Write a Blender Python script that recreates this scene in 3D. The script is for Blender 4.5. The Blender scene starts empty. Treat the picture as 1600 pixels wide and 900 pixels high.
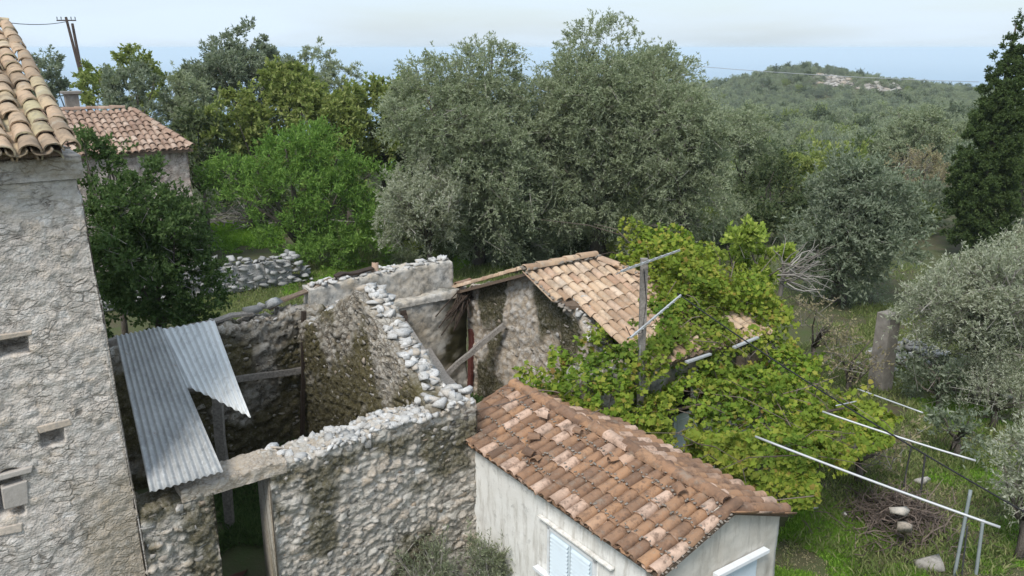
import bpy, bmesh, math, random
import numpy as np
from mathutils import Vector, Matrix, Euler

S = bpy.context.scene
COL = S.collection
H = 8.7                      # height of the camera above the yard
PITCH = math.radians(16.1)
# ------------------------------------------------------------------ camera
cd = bpy.data.cameras.new('camera'); cam = bpy.data.objects.new('camera', cd); COL.objects.link(cam)
cam.location = (0, 0, H); cam.rotation_euler = (math.radians(90) - PITCH, 0, 0)
cd.sensor_width = 36; cd.lens = 36 * 1300 / 1600; cd.clip_end = 120000; cd.clip_start = 0.1
S.camera = cam
# ------------------------------------------------------------------ world and sun (bright overcast)
SUN_EL, SUN_AZ = math.radians(52), math.radians(205)     # azimuth clockwise from +Y: behind the camera, to the left
W = bpy.data.worlds.new('World'); S.world = W; W.use_nodes = True
wt = W.node_tree; wt.nodes.clear()
wo = wt.nodes.new('ShaderNodeOutputWorld'); wb = wt.nodes.new('ShaderNodeBackground')
sk = wt.nodes.new('ShaderNodeTexSky'); sk.sky_type = 'NISHITA'; sk.sun_disc = False
sk.sun_elevation = SUN_EL; sk.sun_rotation = SUN_AZ; sk.air_density = 1.0; sk.dust_density = 1.5; sk.ozone_density = 1.5
tc = wt.nodes.new('ShaderNodeTexCoord'); mp = wt.nodes.new('ShaderNodeMapping'); mp.inputs['Scale'].default_value = (2.2, 2.2, 16)
nz = wt.nodes.new('ShaderNodeTexNoise'); nz.inputs['Scale'].default_value = 1.3; nz.inputs['Detail'].default_value = 5
rm = wt.nodes.new('ShaderNodeValToRGB'); rm.color_ramp.elements[0].position = 0.36; rm.color_ramp.elements[1].position = 0.66
rm.color_ramp.elements[0].color = (0.55, 0.55, 0.55, 1); rm.color_ramp.elements[1].color = (0.97, 0.97, 0.97, 1)
mx = wt.nodes.new('ShaderNodeMix'); mx.data_type = 'RGBA'
CLOUD = 5.65
mx.inputs['B'].default_value = (CLOUD * 0.82, CLOUD * 0.965, CLOUD * 1.12, 1)
wt.links.new(tc.outputs['Generated'], mp.inputs['Vector']); wt.links.new(mp.outputs['Vector'], nz.inputs['Vector'])
wt.links.new(nz.outputs['Fac'], rm.inputs['Fac']); wt.links.new(rm.outputs['Color'], mx.inputs['Factor'])
wt.links.new(sk.outputs['Color'], mx.inputs['A']); wt.links.new(mx.outputs['Result'], wb.inputs['Color'])
wb.inputs['Strength'].default_value = 0.1
wt.links.new(wb.outputs['Background'], wo.inputs['Surface'])
sd = bpy.data.lights.new('sun', 'SUN'); sun = bpy.data.objects.new('sun', sd); COL.objects.link(sun)
sd.energy = 2.0; sd.angle = math.radians(18); sd.color = (1, 0.965, 0.91)
_d = Vector((math.sin(SUN_AZ) * math.cos(SUN_EL), math.cos(SUN_AZ) * math.cos(SUN_EL), math.sin(SUN_EL)))
sun.rotation_euler = _d.to_track_quat('Z', 'Y').to_euler()
S.view_settings.view_transform = 'Standard'; S.view_settings.look = 'None'; S.view_settings.gamma = 1
S.view_settings.exposure = 0.78
S.render.engine = 'CYCLES'
S.cycles.use_denoising = True
S.cycles.max_bounces = 6; S.cycles.diffuse_bounces = 3; S.cycles.glossy_bounces = 2; S.cycles.transmission_bounces = 3
S.cycles.transparent_max_bounces = 4; S.cycles.volume_bounces = 1

RNG = np.random.default_rng(7)
random.seed(7)
R = lambda a, b: float(RNG.uniform(a, b))

# ------------------------------------------------------------------ frames and measuring
TH = math.radians(54.8)
YAW = math.atan2(math.cos(TH), math.sin(TH))
AX = np.array([math.sin(TH), math.cos(TH)]); BX = np.array([-math.cos(TH), math.sin(TH)])
O = np.array([-0.62, 12.47])
COSP, SINP = math.cos(PITCH), math.sin(PITCH)
def ray(px, py):                       # measured direction of a photo pixel, per metre of depth
    x = (px - 800) / 1300; y = (450 - py) / 1300
    return np.array([x, COSP + y * SINP, -SINP + y * COSP])
def at_z(px, py, z):
    d = ray(px, py); t = (z - H) / d[2]; return np.array([d[0] * t, d[1] * t, z])
def at_Z(px, py, Z):
    d = ray(px, py) * Z; return np.array([d[0], d[1], d[2] + H])
def w2l(p):                            # world -> building axes (a along the ruin front, b into the ruin)
    q = np.asarray(p, float); r = q[..., :2] - O
    return np.stack([r @ AX, r @ BX, q[..., 2]], -1)
def l2w(p):
    q = np.asarray(p, float)
    xy = O + q[..., 0:1] * AX + q[..., 1:2] * BX
    return np.concatenate([xy, q[..., 2:3]], -1)
def at_b(px, py, b):
    d = ray(px, py); t = (b + O @ BX) / (d[:2] @ BX); return w2l(np.array([d[0] * t, d[1] * t, d[2] * t + H]))
def at_a(px, py, a):
    d = ray(px, py); t = (a + O @ AX) / (d[:2] @ AX); return w2l(np.array([d[0] * t, d[1] * t, d[2] * t + H]))

# ------------------------------------------------------------------ numeric noise
def _h(ix, iy, iz, s):
    h = (ix.astype(np.int64) * 374761393 + iy.astype(np.int64) * 668265263 + iz.astype(np.int64) * 1274126177 + s * 974711) & 0xffffffff
    h = ((h ^ (h >> 13)) * 1274126177) & 0xffffffff
    h = ((h ^ (h >> 16)) * 2246822519) & 0xffffffff
    return ((h ^ (h >> 15)) & 0xffffff) / float(0xffffff)
def vnoise(p, s=0):
    p = np.asarray(p, float); i = np.floor(p); f = p - i; f = f * f * (3 - 2 * f); i = i.astype(np.int64); r = 0
    for dx in (0, 1):
        for dy in (0, 1):
            for dz in (0, 1):
                w = (f[:, 0] if dx else 1 - f[:, 0]) * (f[:, 1] if dy else 1 - f[:, 1]) * (f[:, 2] if dz else 1 - f[:, 2])
                r = r + w * _h(i[:, 0] + dx, i[:, 1] + dy, i[:, 2] + dz, s)
    return r
def fbm(p, o=3, s=0):
    p = np.asarray(p, float); a = 0.5; r = 0; t = 0
    for k in range(o):
        r = r + a * vnoise(p * 2 ** k, s + k * 17); t += a; a *= .5
    return r / t
def voro(p, s=0):
    i = np.floor(p).astype(np.int64); n = len(p)
    f1 = np.full(n, 9.); f2 = np.full(n, 9.); cid = np.zeros(n); off = np.zeros((n, 3))
    for dx in (-1, 0, 1):
        for dy in (-1, 0, 1):
            for dz in (-1, 0, 1):
                c = i + (dx, dy, dz)
                q = c + np.stack([_h(c[:, 0], c[:, 1], c[:, 2], s + k) for k in (1, 2, 3)], -1)
                d = np.linalg.norm(p - q, axis=1); hid = _h(c[:, 0], c[:, 1], c[:, 2], s + 9)
                m = d < f1
                f2 = np.where(m, f1, np.minimum(f2, d)); cid = np.where(m, hid, cid); f1 = np.where(m, d, f1); off[m] = (p - q)[m]
    return f1, f2, cid, off
def sstep(a, b, x):
    t = np.clip((x - a) / (b - a), 0, 1); return t * t * (3 - 2 * t)

# ------------------------------------------------------------------ object helpers
def tag(o, label=None, cat=None, group=None, kind=None):
    if label: o['label'] = label
    if cat: o['category'] = cat
    if group: o['group'] = group
    if kind: o['kind'] = kind
    return o
def thing(name, label, cat, loc=(0, 0, 0), rz=0.0, group=None):
    o = bpy.data.objects.new(name, None); COL.objects.link(o); o.empty_display_size = .2
    o.location = [float(v) for v in loc]; o.rotation_euler = (0, 0, rz)
    return tag(o, label, cat, group)
def bthing(name, label, cat, group=None):          # a thing in building axes
    return thing(name, label, cat, (O[0], O[1], 0), YAW, group)
def linkmesh(name, me, mat, parent=None):
    o = bpy.data.objects.new(name, me); COL.objects.link(o)
    if mat is not None:
        for m in (mat if isinstance(mat, (list, tuple)) else [mat]): me.materials.append(m)
    if parent is not None: o.parent = parent
    return o
def npmesh(name, V, F, smooth=False, attrs=None, midx=None):
    V = np.ascontiguousarray(V, np.float32); F = np.ascontiguousarray(F, np.int32)
    me = bpy.data.meshes.new(name); m, k = F.shape
    me.vertices.add(len(V)); me.vertices.foreach_set('co', V.ravel())
    me.loops.add(m * k); me.loops.foreach_set('vertex_index', F.ravel())
    me.polygons.add(m); me.polygons.foreach_set('loop_start', np.arange(0, m * k, k, dtype=np.int32))
    if midx is not None: me.polygons.foreach_set('material_index', np.asarray(midx, np.int32))
    me.update(calc_edges=True)
    if smooth: me.polygons.foreach_set('use_smooth', np.ones(m, bool))
    for a, v in (attrs or {}).items():
        at = me.attributes.new(a, 'FLOAT', 'POINT'); at.data.foreach_set('value', np.ascontiguousarray(v, np.float32))
    return me
def npobj(name, V, F, mat, parent=None, **k):
    return linkmesh(name, npmesh(name, V, F, **k), mat, parent)
class MB:
    def __init__(s): s.V = []; s.F = []
    def add(s, V, F):
        n = len(s.V); s.V += [tuple(float(c) for c in v) for v in V]; s.F += [tuple(int(i) + n for i in f) for f in F]
        return s
    def box(s, c, d, M=None):
        x, y, z = [v / 2 for v in d]
        V = [Vector((sx * x, sy * y, sz * z)) for sz in (-1, 1) for sy in (-1, 1) for sx in (-1, 1)]
        if M is not None: V = [M @ v for v in V]
        V = [v + Vector([float(q) for q in c]) for v in V]
        return s.add(V, [(0, 2, 3, 1), (4, 5, 7, 6), (0, 1, 5, 4), (2, 6, 7, 3), (0, 4, 6, 2), (1, 3, 7, 5)])
    def beam(s, p, q, w, h, wob=0.0, n=1, seed=0):   # squared timber from p to q, slightly bent and worn
        rg = np.random.default_rng(seed)
        p = Vector([float(v) for v in p]); q = Vector([float(v) for v in q]); d = (q - p).normalized()
        u = d.cross(Vector((0, 0, 1)))
        u = u.normalized() if u.length > .05 else Vector((1, 0, 0)); v = u.cross(d).normalized()
        V = []; F = []
        for i in range(n + 1):
            c = p.lerp(q, i / n) + u * rg.uniform(-wob, wob) + v * rg.uniform(-wob, wob)
            for a, b in ((-1, -1), (1, -1), (1, 1), (-1, 1)):
                V.append(c + u * (a * w / 2 * rg.uniform(.85, 1.1)) + v * (b * h / 2 * rg.uniform(.85, 1.1)))
        for i in range(n):
            for k in range(4):
                F.append((i * 4 + k, i * 4 + (k + 1) % 4, i * 4 + 4 + (k + 1) % 4, i * 4 + 4 + k))
        F += [(3, 2, 1, 0), tuple(n * 4 + k for k in range(4))]
        return s.add(V, F)
    def tube(s, pts, rads, n=6):
        pts = [Vector([float(c) for c in p]) for p in pts]; rads = rads if hasattr(rads, '__len__') else [rads] * len(pts)
        V = []; F = []
        for i, p in enumerate(pts):
            d = (pts[min(i + 1, len(pts) - 1)] - pts[max(i - 1, 0)]).normalized()
            u = d.cross(Vector((0, 0, 1)))
            u = u.normalized() if u.length > .05 else Vector((1, 0, 0)); v = d.cross(u)
            for k in range(n):
                t = 2 * math.pi * k / n; V.append(p + (u * math.cos(t) + v * math.sin(t)) * rads[i])
        for i in range(len(pts) - 1):
            for k in range(n):
                F.append((i * n + k, i * n + (k + 1) % n, i * n + n + (k + 1) % n, i * n + n + k))
        F += [tuple(range(n - 1, -1, -1)), tuple((len(pts) - 1) * n + k for k in range(n))]
        return s.add(V, F)
    def build(s, name, mat, parent=None, smooth=False):
        me = bpy.data.meshes.new(name); me.from_pydata(s.V, [], s.F); me.update()
        if smooth:
            for p in me.polygons: p.use_smooth = True
        return linkmesh(name, me, mat, parent)
def child_copy(name, me, parent, M):
    o = bpy.data.objects.new(name, me); COL.objects.link(o); o.parent = parent; o.matrix_basis = M
    return o

# ------------------------------------------------------------------ materials
class N:
    def __init__(s, name):
        s.m = bpy.data.materials.new(name); s.m.use_nodes = True; s.t = s.m.node_tree
        s.b = s.t.nodes['Principled BSDF']; s.o = s.t.nodes['Material Output']; s.co = None
    def n(s, ty, **kw):
        d = s.t.nodes.new('ShaderNode' + ty)
        for k, v in kw.items():
            if k in d.inputs.keys(): s.set(d.inputs[k], v)
            else: setattr(d, k, v)
        return d
    def set(s, i, v):
        if hasattr(v, 'is_output'): s.t.links.new(v, i)
        else: i.default_value = v
    def coord(s, kind='Object'):
        if s.co is None: s.co = s.n('TexCoord')
        return s.co.outputs[kind]
    def noise(s, scale, detail=4, rough=.6, vec=None, w=None):
        d = s.n('TexNoise'); d.inputs['Scale'].default_value = scale; d.inputs['Detail'].default_value = detail; d.inputs['Roughness'].default_value = rough
        if w is not None: d.noise_dimensions = '4D'; s.set(d.inputs['W'], w)
        s.t.links.new(vec if vec is not None else s.coord(), d.inputs['Vector']); return d.outputs['Fac']
    def vor(s, scale, feature='F1', out='Distance', vec=None):
        d = s.n('TexVoronoi'); d.feature = feature; d.inputs['Scale'].default_value = scale
        s.t.links.new(vec if vec is not None else s.coord(), d.inputs['Vector']); return d.outputs[out]
    def ramp(s, fac, stops, const=False):
        d = s.n('ValToRGB'); r = d.color_ramp
        if const: r.interpolation = 'CONSTANT'
        while len(r.elements) < len(stops): r.elements.new(.5)
        for e, (p, c) in zip(r.elements, stops):
            e.position = p; e.color = (*c, 1) if hasattr(c, '__len__') else (c, c, c, 1)
        s.t.links.new(fac, d.inputs['Fac']); return d.outputs['Color']
    def mix(s, f, a, b, mode='MIX'):
        d = s.n('Mix'); d.data_type = 'RGBA'; d.blend_type = mode
        s.set(d.inputs['Factor'], f)
        for k, v in (('A', a), ('B', b)): s.set(d.inputs[k], v if hasattr(v, 'is_output') else (*v, 1))
        return d.outputs['Result']
    def math(s, op, a, b=0.0, clamp=False):
        d = s.n('Math'); d.operation = op; d.use_clamp = clamp; s.set(d.inputs[0], a); s.set(d.inputs[1], b); return d.outputs[0]
    def attr(s, name):
        d = s.n('Attribute'); d.attribute_name = name; return d.outputs['Fac']
    def rand(s):                         # one value per object, and per loose piece of a joined mesh
        o = s.n('ObjectInfo').outputs['Random']; g = s.n('NewGeometry').outputs['Random Per Island']
        return s.math('FRACT', s.math('ADD', o, g))
    def done(s, color, rough=.9, bump=None, strength=.4, dist=.02, spec=.25, metal=0.0):
        s.set(s.b.inputs['Base Color'], color if hasattr(color, 'is_output') else (*color, 1))
        s.set(s.b.inputs['Roughness'], rough); s.b.inputs['Specular IOR Level'].default_value = spec
        s.b.inputs['Metallic'].default_value = metal
        if bump is not None:
            d = s.n('Bump'); d.inputs['Strength'].default_value = strength; d.inputs['Distance'].default_value = dist
            s.t.links.new(bump, d.inputs['Height']); s.t.links.new(d.outputs['Normal'], s.b.inputs['Normal'])
        return s.m

def mat_rubble(name, mortar, stones, moss_lo, moss_hi, fine=30, bump=.5, crack=.8, cs=(7, 7, 13), pale=(.62, .59, .54), sparse=0.0):
    k = N(name)
    n1 = k.noise(3.0, 6, .65); n2 = k.noise(fine, 4, .7); n3 = k.noise(9, 5, .7)
    mort = k.mix(k.ramp(n3, [(.3, 0), (.7, 1)]), [c * .6 for c in mortar], [min(1, c * 1.2) for c in mortar])
    st = k.ramp(k.attr('cell'), stones)
    st = k.mix(k.ramp(n2, [(.35, 0), (.65, .5)]), st, pale)
    col = k.mix(k.attr('joint'), mort, st)
    col = k.mix(k.ramp(n1, [(.45, 0), (.75, .35)]), col, (.22, .2, .17))
    # thin open cracks and gaps between the stones
    w = k.n('TexNoise'); w.inputs['Scale'].default_value = 6; w.inputs['Detail'].default_value = 4; k.t.links.new(k.coord(), w.inputs['Vector'])
    va = k.n('VectorMath'); va.operation = 'MULTIPLY_ADD'; k.t.links.new(w.outputs['Color'], va.inputs[0]); va.inputs[1].default_value = (.13, .13, .13); k.t.links.new(k.coord(), va.inputs[2])
    mpn = k.n('Mapping'); mpn.inputs['Scale'].default_value = cs; k.t.links.new(va.outputs[0], mpn.inputs['Vector'])
    ed = k.ramp(k.vor(1.0, 'DISTANCE_TO_EDGE', vec=mpn.outputs['Vector']), [(.0, 1), (.05, .7), (.11, 0)])
    mpn2 = k.n('Mapping'); mpn2.inputs['Scale'].default_value = [2.3 * q for q in cs]; k.t.links.new(va.outputs[0], mpn2.inputs['Vector'])
    ed2 = k.ramp(k.vor(1.0, 'DISTANCE_TO_EDGE', vec=mpn2.outputs['Vector']), [(.0, 1), (.06, .6), (.12, 0)])
    cm = k.math('MULTIPLY', k.math('MAXIMUM', k.math('MULTIPLY', ed, k.ramp(k.noise(2.3, 4, .7), [(.42 + sparse, .1), (.6 + sparse, 1)])), k.math('MULTIPLY', ed2, k.ramp(k.noise(4.1, 4, .7), [(.5 + sparse, 0), (.62 + sparse, .9)]))), crack, True)
    col = k.mix(cm, col, (.075, .062, .048))
    col = k.mix(k.ramp(k.noise(24, 5, .8), [(.62, 0), (.7, .7)]), col, (.12, .1, .08))
    ms = k.mix(k.noise(14, 4, .7), moss_lo, moss_hi)
    mf = k.math('MULTIPLY', k.attr('moss'), k.ramp(k.noise(22, 4, .75), [(.3, .55), (.58, 1)]), True)
    col = k.mix(mf, col, ms)
    h = k.math('SUBTRACT', k.math('ADD', n2, k.math('MULTIPLY', k.vor(fine * 1.3), .6)), k.math('MULTIPLY', cm, 1.6))
    return k.done(col, .95, h, bump, .025)
ST_GREY = [(0, (.22, .195, .16)), (.3, (.4, .37, .32)), (.6, (.53, .495, .44)), (.8, (.4, .31, .22)), (1, (.64, .61, .56))]
M_RUIN = mat_rubble('rubble masonry', (.42, .38, .325), ST_GREY, (.035, .032, .014), (.1, .085, .035), crack=.4)
M_ROOM = mat_rubble('mossy rubble masonry', (.24, .2, .145), [(0, (.17, .15, .12)), (.5, (.3, .27, .22)), (1, (.42, .39, .34))], (.045, .04, .015), (.12, .1, .04))
M_TOWER = mat_rubble('old rendered rubble', (.56, .505, .45), [(0, (.5, .45, .39)), (.5, (.6, .55, .5)), (.85, (.56, .46, .36)), (1, (.68, .64, .6))], (.2, .16, .1), (.34, .27, .17), 26, .6, .75, (5.5, 6, 12), (.74, .71, .67), .04)

def mat_stone(name, stops, spots, moss=None):
    k = N(name); r = k.rand()
    c = k.ramp(r, stops)
    n = k.noise(16, 5, .7, w=k.math('MULTIPLY', r, 30)); f = k.noise(60, 3, .7)
    c = k.mix(k.ramp(n, [(.42, 0), (.62, .75)]), c, spots)
    if moss: c = k.mix(k.ramp(k.noise(9, 4, .7, w=k.math('MULTIPLY', r, 50)), [(.48, 0), (.6, .9)]), c, moss)
    return k.done(c, .93, k.math('ADD', n, k.math('MULTIPLY', f, .5)), .5, .015)
M_STONE = mat_stone('grey limestone', [(0, (.22, .2, .17)), (.3, (.36, .335, .3)), (.6, (.47, .445, .41)), (.8, (.34, .26, .18)), (1, (.56, .54, .51))], (.17, .155, .135))
M_WHITE = mat_stone('pale limestone', [(0, (.36, .35, .33)), (.35, (.52, .51, .49)), (.75, (.64, .63, .61)), (.9, (.46, .38, .29)), (1, (.7, .69, .67))], (.3, .29, .27))
M_MOSSY = mat_stone('mossy limestone', [(0, (.2, .18, .14)), (.5, (.34, .31, .26)), (1, (.46, .43, .38))], (.16, .14, .1), (.05, .042, .016))
M_DRY = mat_stone('dry stone', [(0, (.22, .22, .215)), (.5, (.34, .34, .33)), (1, (.47, .465, .455))], (.17, .17, .16))

def mat_tile(name, stops, lich, dirt, pale, amt):
    k = N(name); r = k.rand()
    c = k.ramp(r, stops)
    w = k.math('MULTIPLY', r, 40)
    n = k.noise(9, 5, .7, w=w); n2 = k.noise(28, 4, .7, w=w)
    c = k.mix(k.ramp(n, [(.5, 0), (.64, amt)]), c, dirt)
    c = k.mix(k.ramp(n2, [(.58, 0), (.7, amt * .9)]), c, lich)
    c = k.mix(k.ramp(k.noise(6, 4, .6, w=k.math('ADD', w, 7)), [(.6, 0), (.74, .4)]), c, pale)
    pos = k.n('NewGeometry').outputs['Position']                    # grime and lichen running across neighbouring tiles
    c = k.mix(k.ramp(k.noise(1.7, 5, .7, vec=pos), [(.46, 0), (.68, .6)]), c, dirt); c = k.mix(k.ramp(k.noise(3.1, 5, .75, vec=pos), [(.56, 0), (.7, .55)]), c, lich)
    return k.done(c, .92, k.math('ADD', k.noise(45, 3, .6), n2), .35, .012, .2)
M_TILE_H = mat_tile('terracotta tile', [(0, (.14, .088, .06)), (.16, (.32, .185, .11)), (.34, (.39, .225, .125)), (.5, (.22, .135, .09)), (.66, (.4, .235, .135)), (.72, (.52, .36, .265)), (.88, (.56, .4, .305)), (.9, (.33, .195, .115)), (1, (.26, .16, .105))],
                    (.27, .235, .19), (.115, .075, .055), (.42, .26, .17), .75)
M_TILE_V = mat_tile('weathered cream tile', [(0, (.34, .22, .14)), (.25, (.5, .36, .24)), (.5, (.58, .44, .31)), (.75, (.42, .26, .17)), (1, (.62, .49, .37))],
                    (.36, .33, .28), (.2, .15, .11), (.6, .52, .42), .55)
M_TILE_T = mat_tile('lichened tan tile', [(0, (.3, .22, .15)), (.3, (.42, .31, .21)), (.6, (.48, .34, .23)), (.85, (.4, .35, .21)), (1, (.5, .4, .28))],
                    (.38, .36, .3), (.15, .12, .09), (.5, .43, .32), .7)
M_TILE_F = mat_tile('faded red tile', [(0, (.27, .175, .13)), (.4, (.42, .3, .225)), (.7, (.34, .23, .17)), (1, (.5, .39, .31))],
                    (.33, .29, .24), (.16, .11, .08), (.52, .4, .32), .5)
k = N('roof bedding'); M_BED = k.done(k.mix(k.noise(20), (.09, .06, .042), (.2, .15, .11)), .95, k.noise(30), .6, .03)
k = N('lime mortar'); M_MORTAR = k.done(k.mix(k.noise(18, 5), (.15, .12, .095), (.36, .325, .28)), .95, k.noise(50), .6, .02)

k = N('limewashed plaster')
n = k.noise(2.2, 6, .65); st = k.noise(6, 6, .7)
_mpp = k.n('Mapping'); _mpp.inputs['Scale'].default_value = (5, 5, .8); k.t.links.new(k.coord(), _mpp.inputs['Vector'])
streak = k.noise(1.6, 5, .7, vec=_mpp.outputs['Vector'])
c = k.mix(k.ramp(n, [(.4, 0), (.7, .7)]), (.8, .79, .755), (.68, .66, .61))
c = k.mix(k.ramp(streak, [(.48, 0), (.7, .75)]), c, (.4, .37, .32))
c = k.mix(k.ramp(st, [(.56, 0), (.72, .6)]), c, (.3, .29, .27))
M_PLASTER = k.done(c, .9, k.math('ADD', k.noise(12), k.noise(70)), .25, .02)
k = N('stained gable plaster')
_mpp = k.n('Mapping'); _mpp.inputs['Scale'].default_value = (5, 5, .7); k.t.links.new(k.coord(), _mpp.inputs['Vector'])
streak = k.noise(1.4, 6, .7, vec=_mpp.outputs['Vector'])
c = k.mix(k.ramp(k.noise(2.5, 6, .65), [(.4, 0), (.68, 1)]), (.6, .565, .5), (.48, .44, .375))
c = k.mix(k.ramp(streak, [(.52, 0), (.7, .65)]), c, (.28, .25, .21))
M_GABLE = k.done(c, .92, k.math('ADD', k.noise(12), k.noise(70)), .3, .02)

def mat_wood(name, a, b):
    k = N(name); m = k.n('Mapping'); m.inputs['Scale'].default_value = (14, 14, 14); k.t.links.new(k.coord(), m.inputs['Vector'])
    w = k.noise(1.5, 6, .7, vec=m.outputs['Vector'])
    return k.done(k.mix(k.ramp(w, [(.3, 0), (.7, 1)]), a, b), .9, w, .5, .01)
M_WOOD = mat_wood('weathered grey wood', (.13, .115, .1), (.33, .305, .275))
M_DARKWOOD = mat_wood('dark rotten wood', (.025, .018, .014), (.07, .05, .038))
M_REDWOOD = mat_wood('old red painted wood', (.075, .022, .018), (.14, .05, .04))
M_PLANK = mat_wood('brown board', (.1, .075, .055), (.22, .165, .12))
def mat_zinc(name, lo, hi, rust):
    k = N(name); n = k.noise(1.6, 5, .6); n2 = k.noise(14, 5, .7)
    m = k.n('Mapping'); m.inputs['Scale'].default_value = (3, 1, 1); k.t.links.new(k.coord(), m.inputs['Vector'])
    c = k.mix(k.ramp(n, [(.3, 0), (.7, 1)]), lo, hi); c = k.mix(k.ramp(n2, [(.5, 0), (.7, .55)]), c, [min(.75, q * 1.35) for q in hi])
    c = k.mix(k.ramp(k.noise(4, 6, .75, vec=m.outputs['Vector']), [(.52, 0), (.7, .6)]), c, [q * .55 for q in lo])
    c = k.mix(k.ramp(k.noise(5, 6, .75), [(.62, 0), (.72, rust)]), c, (.22, .14, .085))
    return k.done(c, k.ramp(n2, [(.3, .55), (.7, .8)]), n2, .1, .004, spec=.35)
M_ZINC = mat_zinc('galvanised sheet', (.27, .275, .272), (.41, .415, .408), .7)
M_ZINC2 = mat_zinc('fresh galvanised sheet', (.56, .57, .56), (.67, .68, .665), .25)
k = N('white paint'); M_WPAINT = k.done(k.mix(k.ramp(k.noise(7, 5), [(.5, 0), (.75, .5)]), (.72, .74, .75), (.5, .5, .48)), .6)
k = N('pale blue shutter paint'); M_SHUT = k.done(k.mix(k.ramp(k.noise(7, 5), [(.5, 0), (.75, .4)]), (.6, .685, .735), (.48, .53, .55)), .55)
k = N('galvanised pipe'); M_PIPE = k.done(k.mix(k.noise(6, 4), (.38, .39, .4), (.56, .565, .57)), .5, spec=.5, metal=.3)
k = N('dark steel'); M_DARKSTEEL = k.done((.05, .05, .052), .6)
k = N('green grey steel'); M_STEEL = k.done(k.mix(k.noise(8, 4), (.16, .19, .19), (.28, .31, .31)), .6)
k = N('aluminium'); M_ALU = k.done((.55, .56, .57), .4, metal=.5, spec=.5)
k = N('black rubber'); M_CABLE = k.done((.018, .018, .02), .7)
k = N('near black'); M_NEARBLACK = k.done((.02, .018, .016), .95)  # plain near-black, also used to paint the shade of the door opening
k = N('concrete'); M_CONC = k.done(k.mix(k.ramp(k.noise(4, 6, .7), [(.35, 0), (.7, 1)]), (.17, .152, .132), (.3, .275, .245)), .95, k.noise(40), .4, .02)
k = N('bark'); M_BARK = k.done(k.mix(k.noise(9, 5, .7), (.06, .05, .04), (.19, .165, .14)), .95, k.noise(25), .8, .05)
k = N('grey twig'); M_TWIG = k.done(k.mix(k.rand(), (.13, .115, .1), (.32, .3, .27)), .95)
k = N('brown twig'); M_BRTWIG = k.done(k.mix(k.rand(), (.055, .042, .035), (.19, .15, .125)), .95)

def mat_leaf(name, stops, trans=.25, rough=.6, spec=.3, seas=None, big=.35, gain=1.5):
    k = N(name); g = k.n('NewGeometry').outputs['Random Per Island']
    stops = [(p, tuple(q * gain for q in c)) for p, c in stops]
    c = k.ramp(g, stops)
    bg = k.noise(.55, 3, .6)
    c = k.mix(k.ramp(bg, [(.35, 0), (.65, big)]), c, tuple(q * gain for q in seas) if seas else stops[-1][1])
    if seas: c = k.mix(k.ramp(k.noise(.8, 3, .6), [(.5, 0), (.68, .75)]), c, tuple(q * gain for q in (.065, .13, .02)))
    k.set(k.b.inputs['Base Color'], c); k.b.inputs['Roughness'].default_value = .75; k.b.inputs['Specular IOR Level'].default_value = spec * .4
    t = k.n('BsdfTranslucent'); k.t.links.new(k.mix(1.0, c, (1.0, 1.05, .7), 'MULTIPLY'), t.inputs['Color'])
    ms = k.n('MixShader'); ms.inputs[0].default_value = .42
    k.t.links.new(k.b.outputs[0], ms.inputs[1]); k.t.links.new(t.outputs[0], ms.inputs[2]); k.t.links.new(ms.outputs[0], k.o.inputs['Surface'])
    return k.m
L_OLIVE = mat_leaf('olive leaf', [(0, (.175, .205, .125)), (.6, (.2, .228, .145)), (.92, (.235, .26, .175)), (1, (.28, .305, .22))], .25)
L_OLIVE_D = mat_leaf('dark olive leaf', [(0, (.11, .138, .092)), (.6, (.145, .17, .118)), (1, (.22, .245, .185))], .2)
L_OLIVE_S = mat_leaf('silver olive leaf', [(0, (.15, .17, .105)), (.5, (.235, .25, .18)), (1, (.38, .39, .32))], .2)
L_OAK = mat_leaf('holm oak leaf', [(0, (.032, .062, .018)), (.6, (.058, .1, .032)), (1, (.1, .14, .055))], .2)
L_PINE = mat_leaf('bright green needle', [(0, (.06, .125, .026)), (.6, (.11, .2, .042)), (1, (.19, .28, .07))], .35)
L_CAROB = mat_leaf('yellow green leaf', [(0, (.085, .12, .03)), (.6, (.15, .19, .05)), (1, (.25, .265, .1))], .3)
L_GREEN = mat_leaf('fresh green leaf', [(0, (.1, .15, .025)), (.6, (.19, .26, .045)), (1, (.3, .34, .08))], .35)
L_CYP = mat_leaf('cypress spray', [(0, (.035, .056, .02)), (.6, (.055, .085, .029)), (1, (.09, .12, .045))], .1)
L_VINE = mat_leaf('vine leaf', [(0, (.1, .18, .022)), (.45, (.18, .29, .035)), (.78, (.29, .36, .05)), (.95, (.36, .35, .07)), (1, (.26, .14, .05))], .35, .5, .35, (.29, .29, .055), .5, 1.06)
L_WOOD = mat_leaf('maquis leaf', [(0, (.036, .055, .024)), (.5, (.062, .086, .038)), (1, (.11, .125, .066))], .2)
L_DRYLEAF = mat_leaf('dry pinkish leaf', [(0, (.16, .13, .09)), (.6, (.24, .2, .14)), (1, (.3, .28, .16))], .2)
L_GRASS = mat_leaf('lush grass', [(0, (.06, .13, .015)), (.6, (.12, .24, .025)), (1, (.22, .33, .06))], .35)
L_DRYGRASS = mat_leaf('rough meadow grass', [(0, (.065, .1, .026)), (.6, (.105, .15, .042)), (1, (.25, .25, .12))], .3)
L_WEED = mat_leaf('grey green weed', [(0, (.09, .11, .065)), (.6, (.16, .185, .115)), (1, (.27, .28, .2))], .25)

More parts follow.
